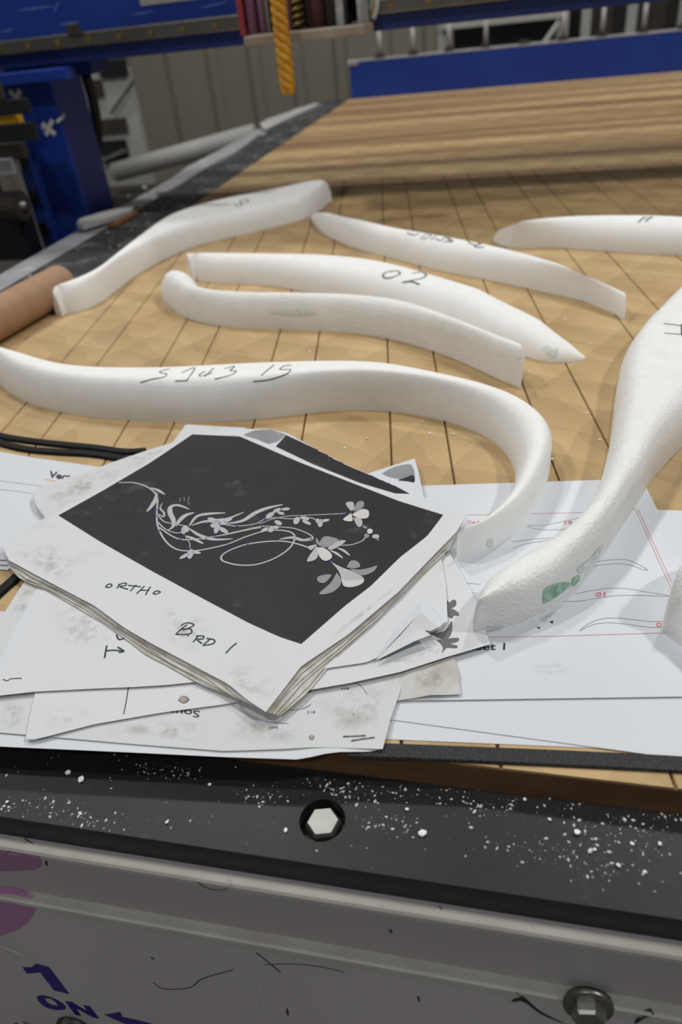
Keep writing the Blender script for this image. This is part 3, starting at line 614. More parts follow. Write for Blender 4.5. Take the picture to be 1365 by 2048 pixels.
# stack at the left edge
for k in range(3):
    zl = (1.0 + 1.3 * k) * mm; d = 6 * k
    top = [(-420, 850 - d, zl), (-200, 872 - d, zl), (0, 908 - d * .4, zl + .8*mm * k), (59, 919 - d * .4, zl), (132, 929 - d * .4, zl), (215, 940 - d * .3, zl)]
    bot = [(-760, 1070, zl), (-300, 1112 - 2 * k, zl), (16 + 4 * k, 1140 - 10 * k, zl)]
    l1, sl = sheet('paper_sheet', ['bottom sheet of the small white stack at the left edge', 'middle sheet of the small white stack at the left edge', 'top sheet of the small white stack at the left edge, with printed heading'][k],
        top, [top[-1], bot[-1]], bot, [top[0], bot[0]], PAPER, group='sheets stacked at the left edge')
zc = zm(0, 800, 3.4125)
text('printed_heading', sl, 'Vectric', zc([(328, 530), (560, 562), (568, 520), (342, 484)]), 'textblack', 0.0002, 0.03)
lines(sl, 'heading_underline', [zc([(305, 540), (430, 565)])], 'orangeprint', 0.0014); lines(sl, 'plan_line', [zc([(-60, 545), (60, 560), (200, 578), (345, 600)]), zc([(-60, 605), (100, 622), (225, 640)])], 'lineprint', 0.0004)
# middle group
c1, sc1 = sheet('paper_sheet', 'lowest creased white sheet hanging over the front edge of the bed at the left', [(-380, 1220, 2.6*mm), (640, 1330, 2.6*mm)], [(640, 1330, 2.6*mm), (745, 1440, 2.8*mm), (766, 1498, 3.0*mm)],
    [(-260, 1478, 2.0*mm), (0, 1493, 2.2*mm), (267, 1505, 2.4*mm), (450, 1514, 2.4*mm), (600, 1519, 2.6*mm), (665, 1504, 4.0*mm), (750, 1503, 3*mm), (766, 1498, 3*mm)], [(-380, 1220, 2.6*mm), (-260, 1478, 2.0*mm)], PAPER, n=40)
c2, sc2 = sheet('paper_sheet', 'stapled grubby sheet with an upside-down printed heading and small part outlines', [(-340, 1190, 3.4*mm), (822, 1300, 3.4*mm)], [(822, 1300, 3.4*mm), (810, 1344, 3.6*mm), (800, 1386, 3.6*mm), (781, 1439, 3.8*mm), (766, 1498, 4.2*mm)],
    [(-260, 1452, 3.4*mm), (0, 1465, 3.4*mm), (107, 1474, 3.4*mm), (267, 1488, 3.4*mm), (450, 1502, 3.6*mm), (564, 1498, 3.8*mm), (629, 1494, 4*mm), (766, 1498, 4.2*mm)], [(-340, 1190, 3.4*mm), (-260, 1452, 3.4*mm)], PD2, n=40)
z6 = zm(0, 1120, 2.625); z7 = zm(450, 1180, 2.625)
text('printed_heading', sc2, 'Sound', z6([(1052, 792), (838, 770), (838, 806), (1046, 829)]), 'textblack', 0.0002, 0.01)
for s_, q in (('B04', [(652, 512), (612, 513), (612, 525), (652, 524)]), ('B12', [(473, 636), (433, 637), (433, 649), (473, 648)]), ('B03', [(276, 717), (235, 718), (235, 729), (276, 728)])): text('printed_text', sc2, s_, z7(q), 'textblack', 0.0002, 0.0)
lines(sc2, 'outline_curve', [z7(q) for q in ([(670, 485), (705, 495), (730, 520), (748, 550)], [(680, 487), (715, 505), (735, 530), (748, 550)], [(85, 600), (110, 640), (160, 670), (230, 690), (335, 700)], [(75, 605), (105, 648), (165, 680), (240, 697), (335, 702)], [(330, 632), (400, 625), (452, 600)], [(345, 634), (420, 622), (452, 602)])], 'lilac', 0.0004)
for q in ([(622, 771), (680, 769), (740, 766)], [(664, 794), (720, 784), (787, 776)]):
    hs = [sc2.hit(*p) for p in z7(q)]; MB().tube([h[0] + h[1] * 0.0005 for h in hs], 0.00035, 6).build('staple', 'steel', c2, True)
def hole(surf, pts, nm='burn_hole'):
    cx = sum(p[0] for p in pts) / len(pts); cy = sum(p[1] for p in pts) / len(pts)
    b = blobs(nm, surf, [[(cx + (p[0] - cx) * 1.18, cy + (p[1] - cy) * 1.18) for p in pts]], 'rust', 0.0002); blobs('hole', surf, [pts], 'chalkdirt', 0.00035, parent=b if False else None)
MT['chalkdirt'] = mat('chalkdirt', srgb(168, 164, 156), 0.8, c2=srgb(140, 134, 126), nscale=200)
hole(sc2, z7([(442, 772), (452, 763), (468, 770), (462, 784), (448, 783)]))
blobs('speck', sc2, [z7([(x - 4, y - 2), (x, y - 4), (x + 4, y), (x, y + 4)]) for x, y in ((677, 655), (465, 572), (518, 672), (398, 745))][:1], 'rust', 0.0002)
p7, sp7 = sheet('paper_scrap', 'crumpled grimy paper scrap sticking out beside the stapled sheet', [(780, 1330, 3.8*mm), (860, 1300, 3.8*mm), (908, 1308, 3.8*mm)], [(908, 1308, 3.8*mm), (918, 1345, 4.4*mm), (923, 1388, 4.2*mm)], [(760, 1408, 3*mm), (800, 1400, 3*mm), (860, 1391, 4.4*mm), (923, 1388, 4.2*mm)], [(780, 1330, 3.8*mm), (760, 1408, 3*mm)], PD3, wav=0.0003, cat='paper scrap')
c3, sc3 = sheet('paper_sheet', 'white sheet with a short black line and a singed hole, under the arrow-marked sheet', [(75, 1340, 4.6*mm), (480, 1330, 4.6*mm)], [(480, 1330, 4.6*mm), (520, 1394, 4.6*mm)], [(51, 1478, 5.2*mm), (70, 1479, 5.2*mm), (190, 1448, 5.0*mm), (324, 1425, 4.8*mm), (453, 1408, 4.8*mm), (520, 1394, 4.6*mm)], [(75, 1340, 4.6*mm), (70, 1385, 5*mm), (58, 1440, 5.2*mm), (51, 1478, 5.2*mm)], PD1)
lines(sc3, 'printed_line', [z6([(676, 660), (664, 740), (650, 810)])], 'textblack', 0.0006)
hole(sc3, z6([(940, 738), (952, 720), (975, 718), (990, 735), (965, 750)]))
c5, sc5 = quad('paper_sheet', 'grubby white sheet whose left edge shows beside the arrow-marked sheet', [(60, 1146, 5.2*mm), (430, 1120, 5.2*mm), (420, 1350, 5.2*mm), (-70, 1345, 5.2*mm)], PD2)
for k in range(3):
    zl = (5.6 + 0.45 * k) * mm; dx = -16 + 8 * k
    c4, sc4 = sheet('paper_sheet', ['lower white sheet directly under the arrow-marked sheet', 'upper white sheet directly under the arrow-marked sheet', 'white sheet with a handwritten arrow mark at the lower left'][k],
        [(97 + dx, 1166, zl), (460, 1150, zl)], [(460, 1150, zl), (470, 1356, zl)], [(-28 + dx, 1392 + k, zl), (72 + dx * .2, 1383, zl), (190, 1377, zl), (267, 1374, zl), (331, 1370, zl), (400, 1363, zl), (470, 1356, zl)], [(97 + dx, 1166, zl), (45 + dx, 1258, zl), (3 + dx, 1350, zl), (-28 + dx, 1392 + k, zl)], PD1 if k == 2 else PAPER)
strokes('handwriting', sc4, [z6(q) for q in ([(562, 450), (556, 480), (550, 515)], [(558, 478), (600, 475), (650, 480)], [(618, 458), (652, 480), (625, 486)], [(612, 392), (625, 418), (650, 412), (665, 396)])], 'ink', 0.0011)
strokes('pen_mark', sc4, [z6([(15, 628), (40, 634), (60, 624), (115, 622)])], 'scuff', 0.0006)
# sheets showing at the right of the stack
p6, sp6 = sheet('paper_sheet', 'white sheet printed with grey flowers at the right of the picture stack', [(640, 1180, 6.6*mm), (895, 1098, 6.6*mm)], [(895, 1098, 6.6*mm), (920, 1140, 6.6*mm), (951, 1196, 6.4*mm), (982, 1288, 6.2*mm)], [(560, 1396, 6.6*mm), (618, 1380, 6.6*mm), (700, 1366, 6.6*mm), (800, 1344, 6.6*mm), (900, 1312, 6.4*mm), (982, 1288, 6.2*mm)], [(640, 1180, 6.6*mm), (560, 1396, 6.6*mm)], PD1, n=30)
fl = [z7(q) for q in ([(1150, 60), (1155, 38), (1170, 70), (1200, 52), (1215, 60), (1212, 85), (1180, 98), (1160, 92)], [(1155, 100), (1190, 98), (1225, 118), (1228, 135), (1205, 135), (1190, 150), (1165, 130)], [(1085, 232), (1130, 225), (1165, 205), (1190, 165), (1196, 190), (1185, 240), (1150, 262)], [(1110, 262), (1150, 260), (1200, 252), (1230, 255), (1222, 272), (1180, 285), (1220, 292), (1215, 306), (1165, 305), (1140, 332), (1145, 300)])]
for q in fl: blobs('printed_flower', sp6, [q], 'pdark' if q is not fl[2] else 'textgrey' if False else 'pdark', 0.0002)
p5, sp5 = sheet('paper_sheet', 'white sheet with a folded-over curling corner at the right of the picture stack', [(640, 1150, 8*mm), (880, 1098, 8*mm)], [(880, 1098, 8*mm), (893, 1170, 8*mm), (896, 1243, 9*mm), (880, 1258, 12*mm)], [(600, 1352, 8*mm), (656, 1336, 8*mm), (732, 1325, 8*mm), (790, 1300, 9.5*mm), (850, 1268, 12*mm), (880, 1258, 12*mm)], [(640, 1150, 8*mm), (600, 1352, 8*mm)], PD1, n=30)
MBf = []
def flap(label, pts, m, lift):
    v = [at(*p) for p in pts]; k = len(v); v += [p - Vector((0, 0, 0.0003)) for p in v]
    return link('folded_corner', v, [tuple(range(k)), tuple(reversed(range(k, 2 * k)))] + [(i, k + i, k + (i + 1) % k, (i + 1) % k) for i in range(k)], m, label)
flap(p5, [(842, 1200, 10*mm), (868, 1218, 11*mm), (892, 1243, 11*mm), (879, 1254, 12.4*mm), (858, 1240, 12.4*mm), (842, 1224, 12.4*mm), (806, 1262, 11*mm), (752, 1318, 9.4*mm), (764, 1302, 9.8*mm), (800, 1250, 10*mm)], PAPER, 0)
flap(p5, [(842, 1224, 12.9*mm), (858, 1239, 12.9*mm), (880, 1253, 12.9*mm), (862, 1262, 13.4*mm), (845, 1260, 13.4*mm), (832, 1270, 13.2*mm), (752, 1320, 10*mm), (800, 1272, 12*mm)], PD2, 0)
flap(p5, [(846, 1258, 14*mm), (862, 1270, 13.8*mm), (830, 1282, 13.4*mm), (752, 1321, 10.4*mm), (828, 1266, 13.8*mm)], PD1, 0)
# sheets that show above the picture sheet
p3, sp3 = sheet('paper_sheet', 'stained white sheet with a curled left corner behind the picture sheet', [(66, 988, 12*mm), (75, 975, 11*mm), (132, 955, 8.6*mm), (196, 935, 8.6*mm), (240, 919, 8.6*mm), (293, 901, 8.6*mm), (346, 885, 8.8*mm), (366, 858, 9*mm), (371, 849, 9*mm), (490, 855, 9*mm)], [(490, 855, 9*mm), (640, 960, 9*mm)], [(91, 1036, 8.6*mm), (200, 1070, 8.6*mm), (640, 960, 9*mm)], [(66, 988, 12*mm), (72, 1010, 11*mm), (91, 1036, 8.6*mm)], PD2, n=44, wav=0.0002)
p4, sp4 = sheet('paper_sheet', 'sheet with a grey printed corner poking out at the top right of the stack', [(690, 968, 7*mm), (745, 944, 7.4*mm), (830, 917, 9*mm)], [(830, 917, 9*mm), (838, 945, 8*mm), (848, 992, 7.2*mm)], [(700, 1060, 7*mm), (848, 1040, 7*mm), (848, 992, 7.2*mm)], [(690, 968, 7*mm), (700, 1060, 7*mm)], PAPER)
zB = zm(450, 820, 2.73)
blobs('grey_print', sp4, [zB([(860, 348), (910, 318), (1000, 296), (1030, 320), (1036, 392), (980, 382), (900, 366)])], 'sheetgrey', 0.0002); blobs('dark_print', sp4, [zB([(945, 385), (985, 372), (1028, 358), (1036, 395), (1000, 390)])], 'printblack', 0.0004)
t2, st2 = sheet('paper_sheet', 'dark printed sheet turned slightly under the picture sheet, its black band showing behind', [(360, 900, 10.6*mm), (430, 866, 10.6*mm), (490, 858, 10.6*mm), (540, 858, 13*mm), (575, 866, 14*mm), (600, 880, 13*mm), (690, 928, 11*mm), (770, 962, 10.6*mm), (852, 996, 10.4*mm)], [(852, 996, 10.4*mm), (890, 1010, 10.4*mm), (560, 1250, 10.4*mm)], [(300, 1080, 10.4*mm), (560, 1250, 10.4*mm)], [(360, 900, 10.6*mm), (300, 1080, 10.4*mm)], PAPER, n=40)
def printpoly(name, surf, outl, m, off=0.0002, n=24):
    """a filled printed area bounded by four pixel edges: top, right, bottom, left"""
    q = [[Vector(p) for p in resample([(*p, 0) for p in e], n)] for e in outl]; Tp, Rt, Bt, Lf = q; vs = []
    for j in range(n):
        b = j / (n - 1)
        for i in range(n):
            a = i / (n - 1)
            p = Tp[i] * (1 - b) + Bt[i] * b + Lf[j] * (1 - a) + Rt[j] * a - (Tp[0] * (1 - a) * (1 - b) + Tp[-1] * a * (1 - b) + Bt[0] * (1 - a) * b + Bt[-1] * a * b)
            h = surf.hit(p.x, p.y); vs.append(h[0] + h[1] * off if h else None)
    f = [(j * n + i, j * n + i + 1, (j + 1) * n + i + 1, (j + 1) * n + i) for j in range(n - 1) for i in range(n - 1)]
    f = [x for x in f if all(vs[k] is not None for k in x)]
    vs = [p if p is not None else Vector((0, 0.45, 0.012)) for p in vs]
    used = sorted({k for x in f for k in x}); ix = {k: i for i, k in enumerate(used)}
    return link(name, [vs[k] for k in used], [tuple(ix[k] for k in x) for x in f], m, surf.o, True)
printpoly('printed_picture', st2, [zB([(335, 137), (480, 205), (620, 268), (800, 345), (1010, 458)]), zB([(1010, 458), (900, 455)]), zB([(278, 200), (500, 305), (700, 385), (900, 455)]), zB([(335, 137), (310, 165), (278, 200)])], 'printblack')
printpoly('grey_print', st2, [zB([(110, 132), (160, 112), (250, 106), (335, 135)]), zB([(335, 135), (290, 172), (240, 186)]), zB([(100, 140), (170, 158), (240, 186)]), zB([(110, 132), (100, 140)])], 'sheetgrey')
# the stack under the top picture
eLT = [(1, 1083), (91, 1035), (190, 985), (296, 924), (381, 866)]; eTR = [(381, 866), (484, 869), (600, 918), (720, 966), (832, 999), (934, 1028)]
eLB = [(1, 1083), (17, 1120), (76, 1152), (133, 1182), (190, 1212), (248, 1255), (305, 1288), (381, 1328), (457, 1368), (495, 1400), (532, 1424)]
eBR = [(532, 1424), (570, 1375), (602, 1333), (698, 1268), (797, 1184), (870, 1108), (915, 1062), (934, 1028)]
oLB = [(14, 1100), (19, 1138), (40, 1156), (95, 1179), (152, 1213), (210, 1250), (259, 1280), (297, 1312), (331, 1330), (400, 1368), (470, 1416)]
oBR = [(560, 1432), (566, 1427), (618, 1382), (663, 1326), (724, 1271), (812, 1187), (888, 1120), (925, 1045)]
NS = 5
for k in range(NS):
    u = 1 - k / NS; zl = (7.6 + 0.75 * k) * mm; rnd = random.Random(k + 20)
    j = lambda e, a=3: [(x + rnd.uniform(-a, a), y + rnd.uniform(-a, a)) for x, y in e]
    mixe = lambda A_, B_: [(a[0] + (b[0] - a[0]) * u, a[1] + (b[1] - a[1]) * u) for a, b in zip(A_, B_)]
    bl = mixe(eLB, oLB); brr = mixe(eBR, oBR); B0 = brr[0]; bl[-1] = B0; L0 = bl[0]; R0 = brr[-1]
    bl = [bl[0]] + j(bl[1:-1]) + [bl[-1]]; brr = [brr[0]] + j(brr[1:-1]) + [brr[-1]]
    T0 = (392, 880); z = lambda l, zz_=zl: [(p[0], p[1], zz_) for p in l]
    sheet('paper_sheet', ['lowest', 'second lowest', 'middle', 'second highest', 'highest'][k] + ' of the worn white sheets stacked directly under the picture sheet', z([L0, T0]), z([T0, R0]), z(brr), z(bl), PEDGE, n=34, group='worn sheets stacked under the picture sheet', wav=0.00012, seed=k)
zt = 12.6 * mm
def Zh(l, f): return [(p[0], p[1], f(i / (len(l) - 1))) for i, p in enumerate(l)]
t1, st1 = sheet('paper_sheet', 'top sheet printed with pale flowers on black, with handwriting along its margin', Zh(eLT, lambda u: zt), Zh(eTR, lambda u: zt + 0.0012 * math.sin(math.pi * u)), Zh(eBR, lambda u: zt + .0008 * (1 - u)), Zh(eLB, lambda u: zt), PD1, n=50)
pp, = [printpoly('printed_picture', st1, [[(117, 1031), (205, 982), (300, 926), (385, 869)], [(385, 869), (480, 873), (600, 925), (720, 972), (800, 1003), (887, 1030)], [(603, 1288), (690, 1212), (742, 1172), (800, 1115), (855, 1072), (887, 1030)], [(117, 1031), (200, 1083), (300, 1140), (400, 1194), (500, 1247), (560, 1274), (603, 1288)]], 'printblack', n=40)]
zA = zm(200, 900, 2.73)
def L_(pts, w, t=False): return {'p': zA(pts), 'w': w * 0.00017, 't': t}
stems = [([(105, 180), (180, 180), (240, 195), (290, 225), (315, 265), (312, 330), (312, 390), (325, 440), (360, 500), (410, 540), (470, 553), (540, 550), (620, 535), (700, 515), (800, 475), (900, 445), (980, 440), (1040, 450), (1065, 475), (1050, 520), (1010, 560), (940, 600), (850, 628), (760, 630), (690, 615), (665, 600), (670, 575), (720, 545), (800, 518), (900, 503), (1000, 500), (1080, 515), (1140, 535)], 8, False),
 ([(278, 208), (318, 222), (356, 246)], 16, True), ([(310, 235), (305, 270), (285, 305), (256, 340)], 24, True), ([(342, 292), (330, 320), (350, 345), (348, 368), (322, 350)], 10, True),
 ([(490, 326), (430, 304), (388, 312), (384, 345), (402, 385), (400, 420), (372, 440)], 24, True), ([(516, 344), (470, 358), (438, 385), (416, 418)], 26, True), ([(318, 355), (350, 392), (420, 408), (480, 418)], 6, False),
 ([(316, 395), (360, 435), (420, 455), (455, 448)], 6, False), ([(325, 425), (400, 475), (460, 492), (540, 487), (620, 475), (700, 462), (800, 440), (880, 425)], 7, False), ([(488, 418), (530, 365), (600, 350), (688, 346)], 20, True), ([(500, 415), (560, 395), (640, 385), (700, 376), (788, 341)], 20, True),
 ([(690, 405), (780, 388), (850, 345), (920, 318), (1000, 300)], 26, True), ([(488, 430), (540, 465), (620, 490), (728, 487)], 18, True), ([(465, 470), (515, 488), (567, 514)], 16, True), ([(600, 395), (700, 412), (760, 417), (850, 405), (900, 380), (960, 372), (1050, 378), (1150, 372), (1190, 392)], 6, False),
 ([(870, 405), (940, 380), (1010, 365), (1080, 360), (1200, 355), (1340, 349)], 5, False), ([(560, 490), (640, 472), (760, 445), (880, 420), (980, 422), (1060, 430), (1130, 455), (1165, 480), (1150, 495), (1100, 497)], 6, False), ([(980, 490), (1050, 480), (1110, 494), (1160, 480)], 18, True), ([(1310, 522), (1370, 520), (1430, 500), (1450, 480)], 6, False),
 ([(470, 480), (490, 510), (493, 545)], 4, False), ([(640, 390), (610, 385), (585, 400)], 14, True)]
for pts_, w_, t_ in stems: strokes('printed_stem' if not t_ else 'printed_leaf', st1, [L_(pts_, w_, t_)], 'pgrey', off=0.0004, per=6, parent=pp)
def ell(cx, cy, a, b, r=0): return [(cx + a * math.cos(q) * math.cos(r) - b * math.sin(q) * math.sin(r), cy + a * math.cos(q) * math.sin(r) + b * math.sin(q) * math.cos(r)) for q in [k * math.pi / 4 for k in range(8)]]
for cx, cy, a, b, r in ((468, 435, 22, 18, 0), (455, 450, 14, 10, 1), (495, 570, 16, 28, .3), (465, 580, 34, 9, -.5), (525, 562, 28, 8, .1), (618, 385, 30, 12, .3), (660, 398, 36, 14, 0), (640, 432, 14, 28, .4), (675, 440, 30, 12, .5), (700, 385, 26, 10, -.4), (622, 415, 18, 12, 0), (930, 358, 26, 12, -.5), (968, 332, 24, 10, -.4), (1015, 325, 24, 8, -.1), (990, 348, 20, 8, .2), (900, 438, 24, 9, -.5), (935, 437, 14, 16, .5), (962, 425, 18, 9, 0), (975, 400, 22, 12, .4), (1075, 388, 16, 22, .6), (1120, 375, 26, 10, .2), (1130, 398, 26, 9, .4), (1205, 402, 14, 22, .2), (1230, 388, 26, 8, -.2), (1190, 390, 10, 14, 0)):
    blobs('printed_bud', st1, [zA(ell(cx, cy, a, b, r))], 'pgrey', 0.0005, parent=pp)
for q, m_ in (([(690, 555), (660, 512), (700, 505), (706, 540)], 'pgrey'), ([(700, 552), (725, 505), (757, 503), (757, 532), (715, 555)], 'pmid'), ([(693, 575), (745, 545), (785, 553), (782, 590), (735, 595)], 'plight'), ([(690, 565), (646, 602), (697, 609)], 'plight'), ([(700, 590), (745, 598), (750, 630), (728, 640)], 'pgrey'),
    (ell(793, 665, 16, 14), 'plight'), (ell(825, 693, 20, 12), 'pgrey'), (ell(775, 690, 14, 12), 'pmid'), (ell(766, 643, 14, 6, .4), 'pmid'), (ell(835, 708, 10, 5, .8), 'pmid'),
    ([(505, 735), (455, 748), (470, 768), (495, 748)], 'pgrey'), ([(500, 745), (448, 825), (490, 822), (510, 797), (506, 752)], 'pgrey'), ([(505, 755), (518, 805), (550, 827), (583, 812), (580, 785), (540, 755)], 'plight'), ([(510, 742), (540, 695), (590, 698), (622, 715), (560, 752)], 'pmid'), ([(560, 757), (620, 718), (662, 717), (625, 747), (580, 767)], 'pgrey'), ([(498, 700), (512, 715), (516, 738), (500, 728)], 'pmid'),
    ([(575, 828), (612, 868), (632, 905), (640, 945), (655, 967), (700, 970), (752, 950), (757, 918), (700, 885), (640, 862), (600, 842)], 'pgrey'), ([(680, 868), (740, 874), (800, 862), (832, 852), (812, 885), (755, 906), (715, 895)], 'pmid'), ([(665, 862), (690, 825), (725, 830), (740, 856), (710, 867)], 'pmid'), ([(612, 890), (580, 945), (516, 1006), (580, 1001), (625, 968), (636, 930)], 'pmid'), ([(503, 925), (520, 908), (582, 902), (548, 945), (515, 943)], 'pmid'), ([(640, 930), (690, 935), (755, 930), (750, 950), (700, 968), (655, 965)], 'plight')):
    blobs('printed_petal', st1, [zB(q)], m_, 0.0005 if m_ != 'plight' else 0.0006, parent=pp)
for q in ([(575, 768), (610, 785), (646, 811)], [(615, 755), (650, 770), (684, 798)]): strokes('printed_leaf', st1, [{'p': zB(q), 'w': 0.0022, 't': True}], 'pgrey', off=0.0004, parent=pp)
for x, y in ((308, 330), (308, 362), (328, 442), (440, 487), (587, 402), (655, 402), (750, 416), (630, 477), (806, 515), (700, 521), (493, 543), (900, 378), (1343, 350), (1260, 612)): blobs('blue_dot', st1, [zA(ell(x, y, 5, 6))], 'pblue', 0.0007, parent=pp)
HW = [('ORTHO', [[(590, 955), (578, 965), (595, 970), (612, 960), (600, 950), (582, 958)], [(660, 948), (638, 975)], [(645, 955), (685, 945), (688, 958), (655, 965), (700, 980)], [(700, 958), (770, 966)], [(745, 955), (712, 990)], [(790, 962), (745, 1005)], [(822, 965), (795, 1010)], [(770, 985), (815, 985)], [(850, 990), (838, 1000), (850, 1006), (876, 996), (860, 988), (845, 994)]], zm(0, 820, 2.73)),
      ('BIRD', [[(985, 340), (950, 365), (925, 390)], [(950, 345), (985, 330), (1020, 342), (985, 360), (950, 365)], [(960, 368), (1000, 362), (1005, 385), (960, 392), (922, 390)], [(990, 395), (986, 402)], [(1045, 395), (1015, 432)], [(1030, 400), (1068, 400), (1065, 415), (1035, 418), (1062, 440)], [(1105, 415), (1070, 445)], [(1085, 412), (1125, 420), (1120, 440), (1065, 450)]], z6),
      ('1', [[(1244, 436), (1215, 460), (1186, 490)]], z6)]
for _, ls, zf_ in HW: strokes('handwriting', st1, [zf_(q) for q in ls], 'ink', 0.0011, 0.0002)
for q in ([(560, 480), (520, 500)],): pass
strokes('scratch', st1, [zA([(440, 262), (438, 285)]), zA([(460, 258), (462, 282)]), zA([(480, 262), (490, 258), (482, 285), (492, 300)])], 'pmid', 0.0005, 0.0004)

def smudgemat(name, col, dens, scale):
    m = mat(name, srgb(*col), 0.9); nt = m.node_tree; N = nt.nodes; L = nt.links; b = N['Principled BSDF']
    geo = N.new('ShaderNodeNewGeometry'); n_ = N.new('ShaderNodeTexNoise'); n_.inputs['Scale'].default_value = scale; n_.inputs['Detail'].default_value = 9; n_.inputs['Roughness'].default_value = 0.7
    L.new(geo.outputs['Position'], n_.inputs['Vector']); r = N.new('ShaderNodeValToRGB'); r.color_ramp.elements[0].position = 0.46; r.color_ramp.elements[1].position = 0.72; r.color_ramp.elements[0].color = (0, 0, 0, 1); r.color_ramp.elements[1].color = (dens, dens, dens, 1)
    L.new(n_.outputs['Fac'], r.inputs[0])
    av = N.new('ShaderNodeAttribute'); av.attribute_name = 'wear'; mu_ = N.new('ShaderNodeMath'); mu_.operation = 'MULTIPLY'; L.new(r.outputs[0], mu_.inputs[0]); L.new(av.outputs['Fac'], mu_.inputs[1])
    L.new(mu_.outputs[0], b.inputs['Alpha']); return m
SM1 = smudgemat('grime', (128, 118, 100), 0.5, 60); SM2 = smudgemat('grime_fine', (116, 110, 100), 0.4, 140)
for sf_, pl, m_ in ((st1, [(150, 1195), (215, 1180), (300, 1195), (300, 1260), (250, 1250), (190, 1208)], SM1), (st1, [(420, 1335), (500, 1330), (560, 1370), (528, 1405), (470, 1372)], SM1), (st1, [(20, 1105), (90, 1080), (160, 1120), (140, 1170), (70, 1142)], SM2), (st1, [(320, 1210), (420, 1240), (400, 1300), (330, 1285)], SM2), (st1, [(620, 1310), (700, 1240), (800, 1165), (790, 1180), (690, 1262)], SM1),
    (sc4, [(10, 1300), (90, 1280), (230, 1300), (220, 1345), (80, 1360), (10, 1350)], SM1), (sc4, [(110, 1200), (200, 1230), (230, 1290), (120, 1290)], SM2), (sc2, [(455, 1425), (540, 1420), (600, 1440), (590, 1485), (500, 1488), (450, 1470)], SM1), (sc2, [(620, 1400), (720, 1370), (790, 1380), (770, 1450), (680, 1470)], SM1), (sc2, [(200, 1450), (330, 1440), (420, 1450), (400, 1485), (260, 1470)], SM1), (sc2, [(5, 1400), (45, 1400), (45, 1455), (5, 1455)], SM2),
    (sc3, [(80, 1430), (160, 1410), (180, 1440), (100, 1460)], SM1), (sp3, [(80, 985), (150, 955), (250, 925), (240, 955), (150, 1000), (100, 1025)], SM1), (sp3, [(250, 918), (340, 892), (330, 905), (260, 940)], SM2), (sp7, [(815, 1345), (860, 1320), (905, 1320), (912, 1375), (850, 1385), (812, 1390)], SM1), (sp6, [(700, 1340), (800, 1320), (900, 1290), (940, 1285), (800, 1335)], SM2), (sc5, [(20, 1230), (55, 1165), (75, 1170), (40, 1250)], SM1), (s3, [(1000, 1262), (1070, 1240), (1150, 1200), (1130, 1235), (1060, 1265)], SM2), (s3, [(1060, 1330), (1130, 1325), (1140, 1345), (1080, 1350)], SM2)):
    blobs('grime_smudge', sf_, [pl], m_, 0.00028, rings=6, fade=True)

# ------------------------------------------------------------------ black gasket strips
def strip(label, px, w, hgt, z=0.0004, m='blackrub', per=5, ribs=False):
    pts = [at(*p, z) for p in smoothpts(px, per)]; mb = MB(); v = []; n = len(pts)
    for i, p in enumerate(pts):
        t = pts[min(i + 1, n - 1)] - pts[max(i - 1, 0)]; sd = Vector((-t.y, t.x, 0)).normalized() * w / 2
        v += [p - sd, p - sd * 0.86 + Vector((0, 0, hgt)), p + sd * 0.86 + Vector((0, 0, hgt)), p + sd]
    mb.add(v, [(i * 4 + k, i * 4 + (k + 1) % 4, (i + 1) * 4 + (k + 1) % 4, (i + 1) * 4 + k) for i in range(n - 1) for k in range(4)] + [(0, 1, 2, 3)[::-1], tuple(range(4 * n - 4, 4 * n))])
    o = mb.build('gasket_strip', m); tag(o, label, 'gasket strip', 'black gasket strips on the bed'); return o
strip('rear black gasket strip of the pair at the left, behind the white stack', [(-200, 835), (-80, 852), (0, 874), (60, 884), (120, 891), (190, 898), (250, 906), (291, 904)], 0.0085, 0.003)
strip('front black gasket strip of the pair at the left, behind the white stack', [(-200, 855), (-60, 874), (0, 888), (50, 900), (110, 906), (180, 910), (240, 919), (330, 940)], 0.0085, 0.003)
strip('black gasket strip running under the papers at the left edge', [(-90, 1272), (-20, 1206), (20, 1170), (52, 1142), (110, 1095)], 0.0085, 0.003, z=0.0002)
MT['mesh'] = mat('mesh', srgb(14, 14, 15), 0.6, c2=srgb(52, 52, 54), nscale=900, namt=0.25, bump=0.6, bscale=900, voro=True)
strip('black woven mesh strip along the front edge of the bed', [(700, 1501), (775, 1504), (1000, 1513), (1200, 1522), (1365, 1531), (1600, 1548)], 0.0102, 0.0018, m='mesh')

# ------------------------------------------------------------------ cardboard tube
tube_r = 0.027; tb = at(124, 566, tube_r); ta = at(0, 634, tube_r); ta = ta + (ta - tb) * 0.35
mb = MB(); n = 40; prof = [(tube_r, 0), (tube_r, 1), (tube_r - 0.004, 1), (tube_r - 0.004, 0)]
d = (tb - ta); dn = d.normalized(); e1 = dn.cross(Vector((0, 0, 1))).normalized(); e2 = e1.cross(dn)
v = [ta + d * t + (e1 * math.cos(2 * math.pi * k / n) + e2 * math.sin(2 * math.pi * k / n)) * r for r, t in prof for k in range(n)]
mb.add(v, [(p * n + k, ((p + 1) % 4) * n + k, ((p + 1) % 4) * n + (k + 1) % n, p * n + (k + 1) % n) for p in range(4) for k in range(n)])
o = mb.build('cardboard_tube', 'cardboard', None, True); o.modifiers.new('e', 'EDGE_SPLIT').split_angle = 0.8
tag(o, 'brown cardboard tube lying along the left side of the bed', 'tube')

